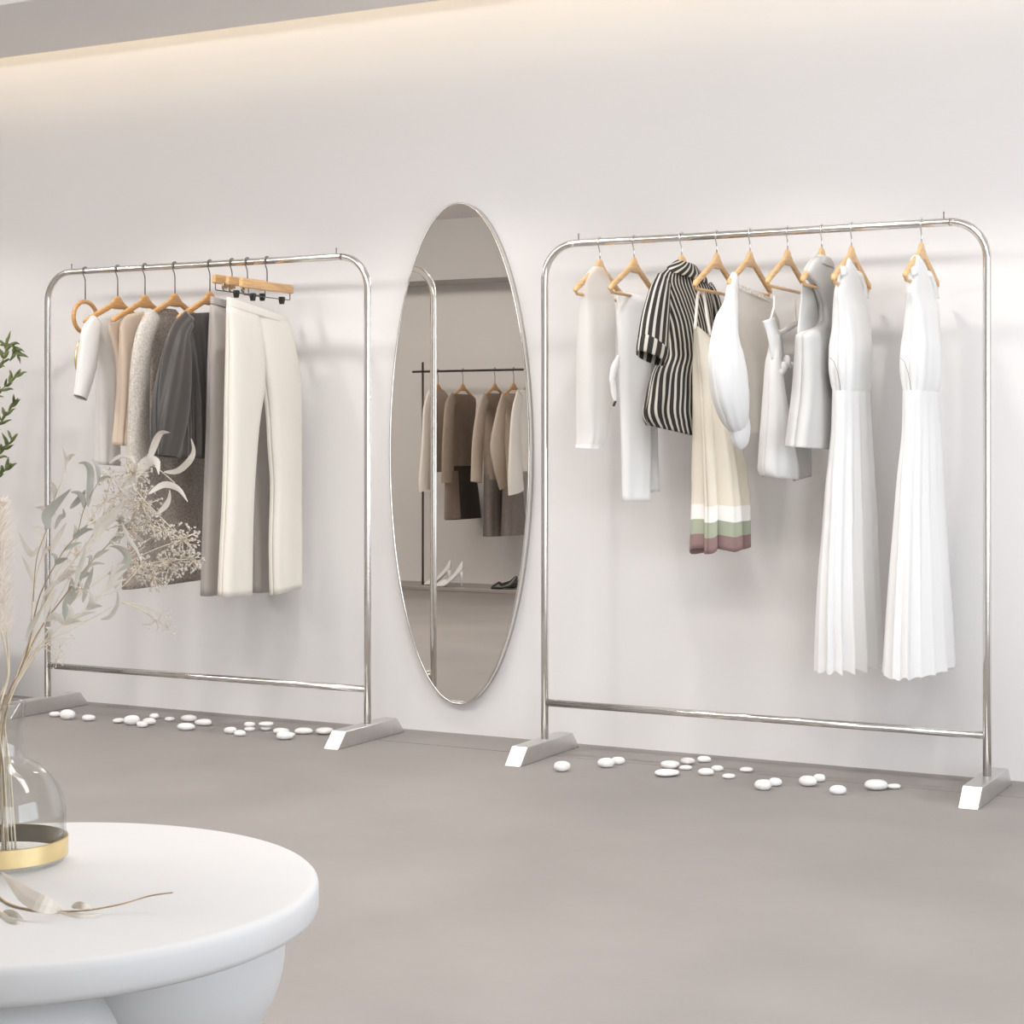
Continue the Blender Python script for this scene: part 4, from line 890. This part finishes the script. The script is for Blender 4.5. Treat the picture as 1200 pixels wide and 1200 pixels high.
# ------------------------------------------------------------------ white pebbles on the floor
PL = [  # x0,x1,y0,y1, label
 (57.6, 72, 833, 840.5, 'small flat white pebble, first from the left under the left rack', .5),
 (70, 88.5, 829.5, 844, 'large round white pebble beside the left foot of the left rack', .8),
 (96, 112, 836.5, 845.5, 'flat oval white pebble lying alone just right of the left foot', .6),
 (132, 146, 841, 848, 'small flat white pebble at the left of the second cluster', .5),
 (144.5, 164, 836, 850.5, 'large peaked white pebble in the second cluster of the left rack', .8),
 (160, 173.5, 844, 853, 'pointed white pebble nearest the viewer in the second cluster', .7),
 (167, 183, 840, 850, 'long leaning white pebble at the right of the second cluster', .7),
 (175, 186.5, 835, 843, 'small round white pebble behind the long one in the second cluster', .7),
 (193, 205, 839.5, 845.5, 'tiny flat white pebble alone between second and third clusters', .5),
 (212, 231, 836.5, 846.5, 'broad pale pebble at the back of the third cluster', .6),
 (207.5, 228.5, 846, 856.5, 'flat oval white pebble at the front of the third cluster', .6),
 (228, 248, 841.5, 851, 'elongated white pebble at the right of the third cluster', .6),
 (262, 277.5, 850.5, 860.5, 'round white pebble left of the two small pebble stacks', .75),
 (274, 288.5, 854.5, 863.5, 'three-sided white pebble in front of the small pebble stacks', .75),
 (286, 299, 851, 857.5, 'lower pebble of the left small stack under the left rack', .6),
 (305, 317.5, 850, 856.5, 'lower pebble of the right small stack under the left rack', .6),
 (320, 339, 852.5, 861, 'white pebble behind the biggest one under the left rack', .6),
 (324, 344.5, 855.5, 867.5, 'biggest lumpy white pebble under the right half of left rack', .7),
 (336, 346, 857.5, 864, 'small white pebble touching the right side of the biggest one', .6),
 (345, 366.5, 852, 861, 'smooth oval white pebble right of the biggest one, left rack', .55),
 (370, 391.5, 852, 861.5, 'flat white pebble closest to the right foot of the left rack', .6),
 (649, 668.5, 890, 905, 'egg-shaped white pebble closest to the left foot of right rack', .85),
 (700, 720, 886.5, 900.5, 'large round white pebble in the left pair under the right rack', .85),
 (716, 732.5, 885.5, 896.5, 'smaller pebble behind its neighbour in the left pair, right rack', .8),
 (774, 796.5, 890.5, 901.8, 'broad flat white pebble at the back left of the middle cluster', .55),
 (767, 796, 901.5, 910.8, 'long flat white pebble at the front left of the middle cluster', .5),
 (797.5, 814.5, 887, 896.5, 'rounded white pebble at the back of the middle cluster', .7),
 (796, 811, 896, 903, 'small flat white pebble in the centre of the middle cluster', .55),
 (817, 833.5, 885, 894.3, 'domed white pebble nearest the wall in the middle cluster', .7),
 (818, 836.5, 899, 909.5, 'smooth oval white pebble at the front right of middle cluster', .65),
 (833.5, 848, 896, 904.5, 'white pebble tucked behind the smooth oval one, middle cluster', .65),
 (846.5, 862, 906, 913.3, 'small flat white pebble just right of the middle cluster', .55),
 (867, 882.5, 898.3, 905.5, 'flat white pebble on the floor joint line under the right rack', .5),
 (884, 905, 911.5, 926.8, 'large round white pebble in the pair below the slip dress side', .85),
 (901, 916.5, 910, 922, 'second pebble of the large round pair, partly behind it', .8),
 (936, 957.5, 907.5, 922.3, 'large round white pebble in the pair under the halter top', .8),
 (953, 967, 905.5, 917, 'smaller pebble behind the large one under the halter top', .8),
 (972, 992, 918.5, 932, 'pointed white pebble nearest the viewer under the right rack', .75),
 (1013, 1040.5, 912, 927, 'long curved white pebble below the long white dresses', .6),
 (1038, 1055.5, 918, 925.2, 'thin flat white pebble touching the long curved one', .45),
]
STK = [(286, 299, 844.5, 851.5, 'upper pebble resting on top of the left small stack', 14), (303, 320.5, 844.5, 850.8, 'upper flat pebble resting on top of the right small stack', 15)]
tops = {}
def pebble(x0, x1, y0, y1, label, fl, seed, base=None):
    rnd = random.Random(seed * 7 + 3); cx = (x0 + x1) / 2
    c = floor_at(cx, y1 - .12 * (y1 - y0)); z = (c - CAM).dot(FWD); s = FPX / z
    rx = (x1 - x0) / 2 / s; e = (y1 - HY) / FPX
    hpx = y1 - y0; ry = rx * rnd.uniform(.6, .85)
    H = max(hpx / s * .80, .010); ry = min(ry, max(.5 * rx, .9 * hpx / s / max(2 * e, .1) * .5))
    c = floor_at(cx, y1) + V3((FWD.x, FWD.y, 0)) * ry * .8
    zb = 0.0 if base is None else base[1]
    if base is not None: c = V3(base[0])
    o = MB(); rs = []; SG = 14; ph = [rnd.uniform(0, 6.28) for _ in range(6)]; lump = rnd.uniform(.03, .10); p3 = rnd.uniform(0, .12)
    for i in range(SG + 1):
        a = -PI / 2 + PI * i / SG; ring = []
        for j in range(24):
            t = 2 * PI * j / 24; co = max(math.cos(a), .015)**.85
            g = 1 + lump * math.sin(2 * t + ph[0]) * co + p3 * math.sin(3 * t + ph[1]) * co + .03 * math.sin(4 * t + ph[2] + a)
            zz = math.sin(a); zz = (abs(zz)**.9) * (1 if zz > 0 else -1)
            ring.append(V3((0, 0, zb + H / 2 + H / 2 * zz * (1 + .10 * math.sin(t + ph[3]) * co))) + V3((c.x, c.y, 0)) + RGT * rx * co * math.cos(t) * g + FWD * ry * co * math.sin(t) * g)
        rs.append(ring)
    lo = min(p.z for r in rs for p in r)
    xs = [proj(p)[0] for r in rs for p in r]; k = (x1 - x0) / (max(xs) - min(xs)); mid = (max(xs) + min(xs)) / 2
    rs = [[V3((c.x, c.y, 0)) + (V3((p.x, p.y, 0)) - V3((c.x, c.y, 0))) * k + RGT * ((cx - mid) / s) + UP * (p.z - lo + zb) for p in r] for r in rs]
    ob = obj('pebble', o.rings(rs, True, True), 'pebble', None)
    setp(ob, label, 'pebble', 'white pebbles scattered under the racks')
    return c, max(p.z for r in rs for p in r)
for i, p in enumerate(PL): tops[i] = pebble(*p[:5], p[5], i)
for x0, x1, y0, y1, lab, b in STK: pebble(x0, x1, y0, y1, lab, .5, 60 + b, tops[b])

# ------------------------------------------------------------------ lights
def area(name, loc, target, sx, sy, power, col, spread=180):
    l = bpy.data.lights.new(name, 'AREA'); l.shape = 'RECTANGLE'; l.size = sx; l.size_y = sy; l.energy = power; l.color = col; l.spread = math.radians(spread)
    o = bpy.data.objects.new(name, l); C.objects.link(o); o.location = loc
    o.rotation_euler = (V3(target) - V3(loc)).to_track_quat('-Z', 'Y').to_euler(); return o
# cove strip: in the gap above the low board
area('cove_light', (-3.7, -.2, 2.83), (-3.7, -.07, 2.60), 12.4, .05, 15, (1, .83, .60))
# recessed ceiling panels of the shop
area('ceiling_light', (-1.6, -2.9, 2.69), (-1.6, -2.0, 0), 4.4, .9, 145, (1, .975, .955))
area('ceiling_light', (-5.9, -3.0, 2.69), (-5.9, -2.1, 0), 3.6, .9, 126, (1, .965, .94))
area('ceiling_light', (-6.6, -3.9, 2.69), (-6.6, -5.4, .6), 2.6, .6, 68, (1, .95, .91))
# downlights close to the wall, washing it in scallops
for sx in (-.75, -1.95, -3.15, -4.35, -5.55):
    l = bpy.data.lights.new('downlight', 'SPOT'); l.energy = 40; l.color = (1, .97, .94); l.spot_size = math.radians(112); l.spot_blend = .35; l.shadow_soft_size = .06
    o = bpy.data.objects.new('downlight', l); C.objects.link(o); o.location = (sx, -1.02, 2.68)
# fill lamp added at the made-up front window; daylight through the right window
area('window_fill_light', ((fx0 + fx1) / 2, YB - .3, 1.25), (-2.2, 0, 1.0), 2.2, 2.1, 58, (.97, .98, 1.0))
area('window_fill_light', (XR + .4, (wy0 + wy1) / 2, 1.45), (-3, -2.6, 1.0), 3.4, 2.1, 122, (.80, .88, 1.0))
w = bpy.data.worlds.new('world'); bpy.context.scene.world = w; w.use_nodes = True
bg = w.node_tree.nodes['Background']; bg.inputs[0].default_value = (.85, .92, 1, 1); bg.inputs[1].default_value = .8

vs = bpy.context.scene.view_settings
vs.view_transform = 'Standard'; vs.look = 'None'; vs.gamma = 1; vs.use_curve_mapping = False; vs.exposure = 0.0
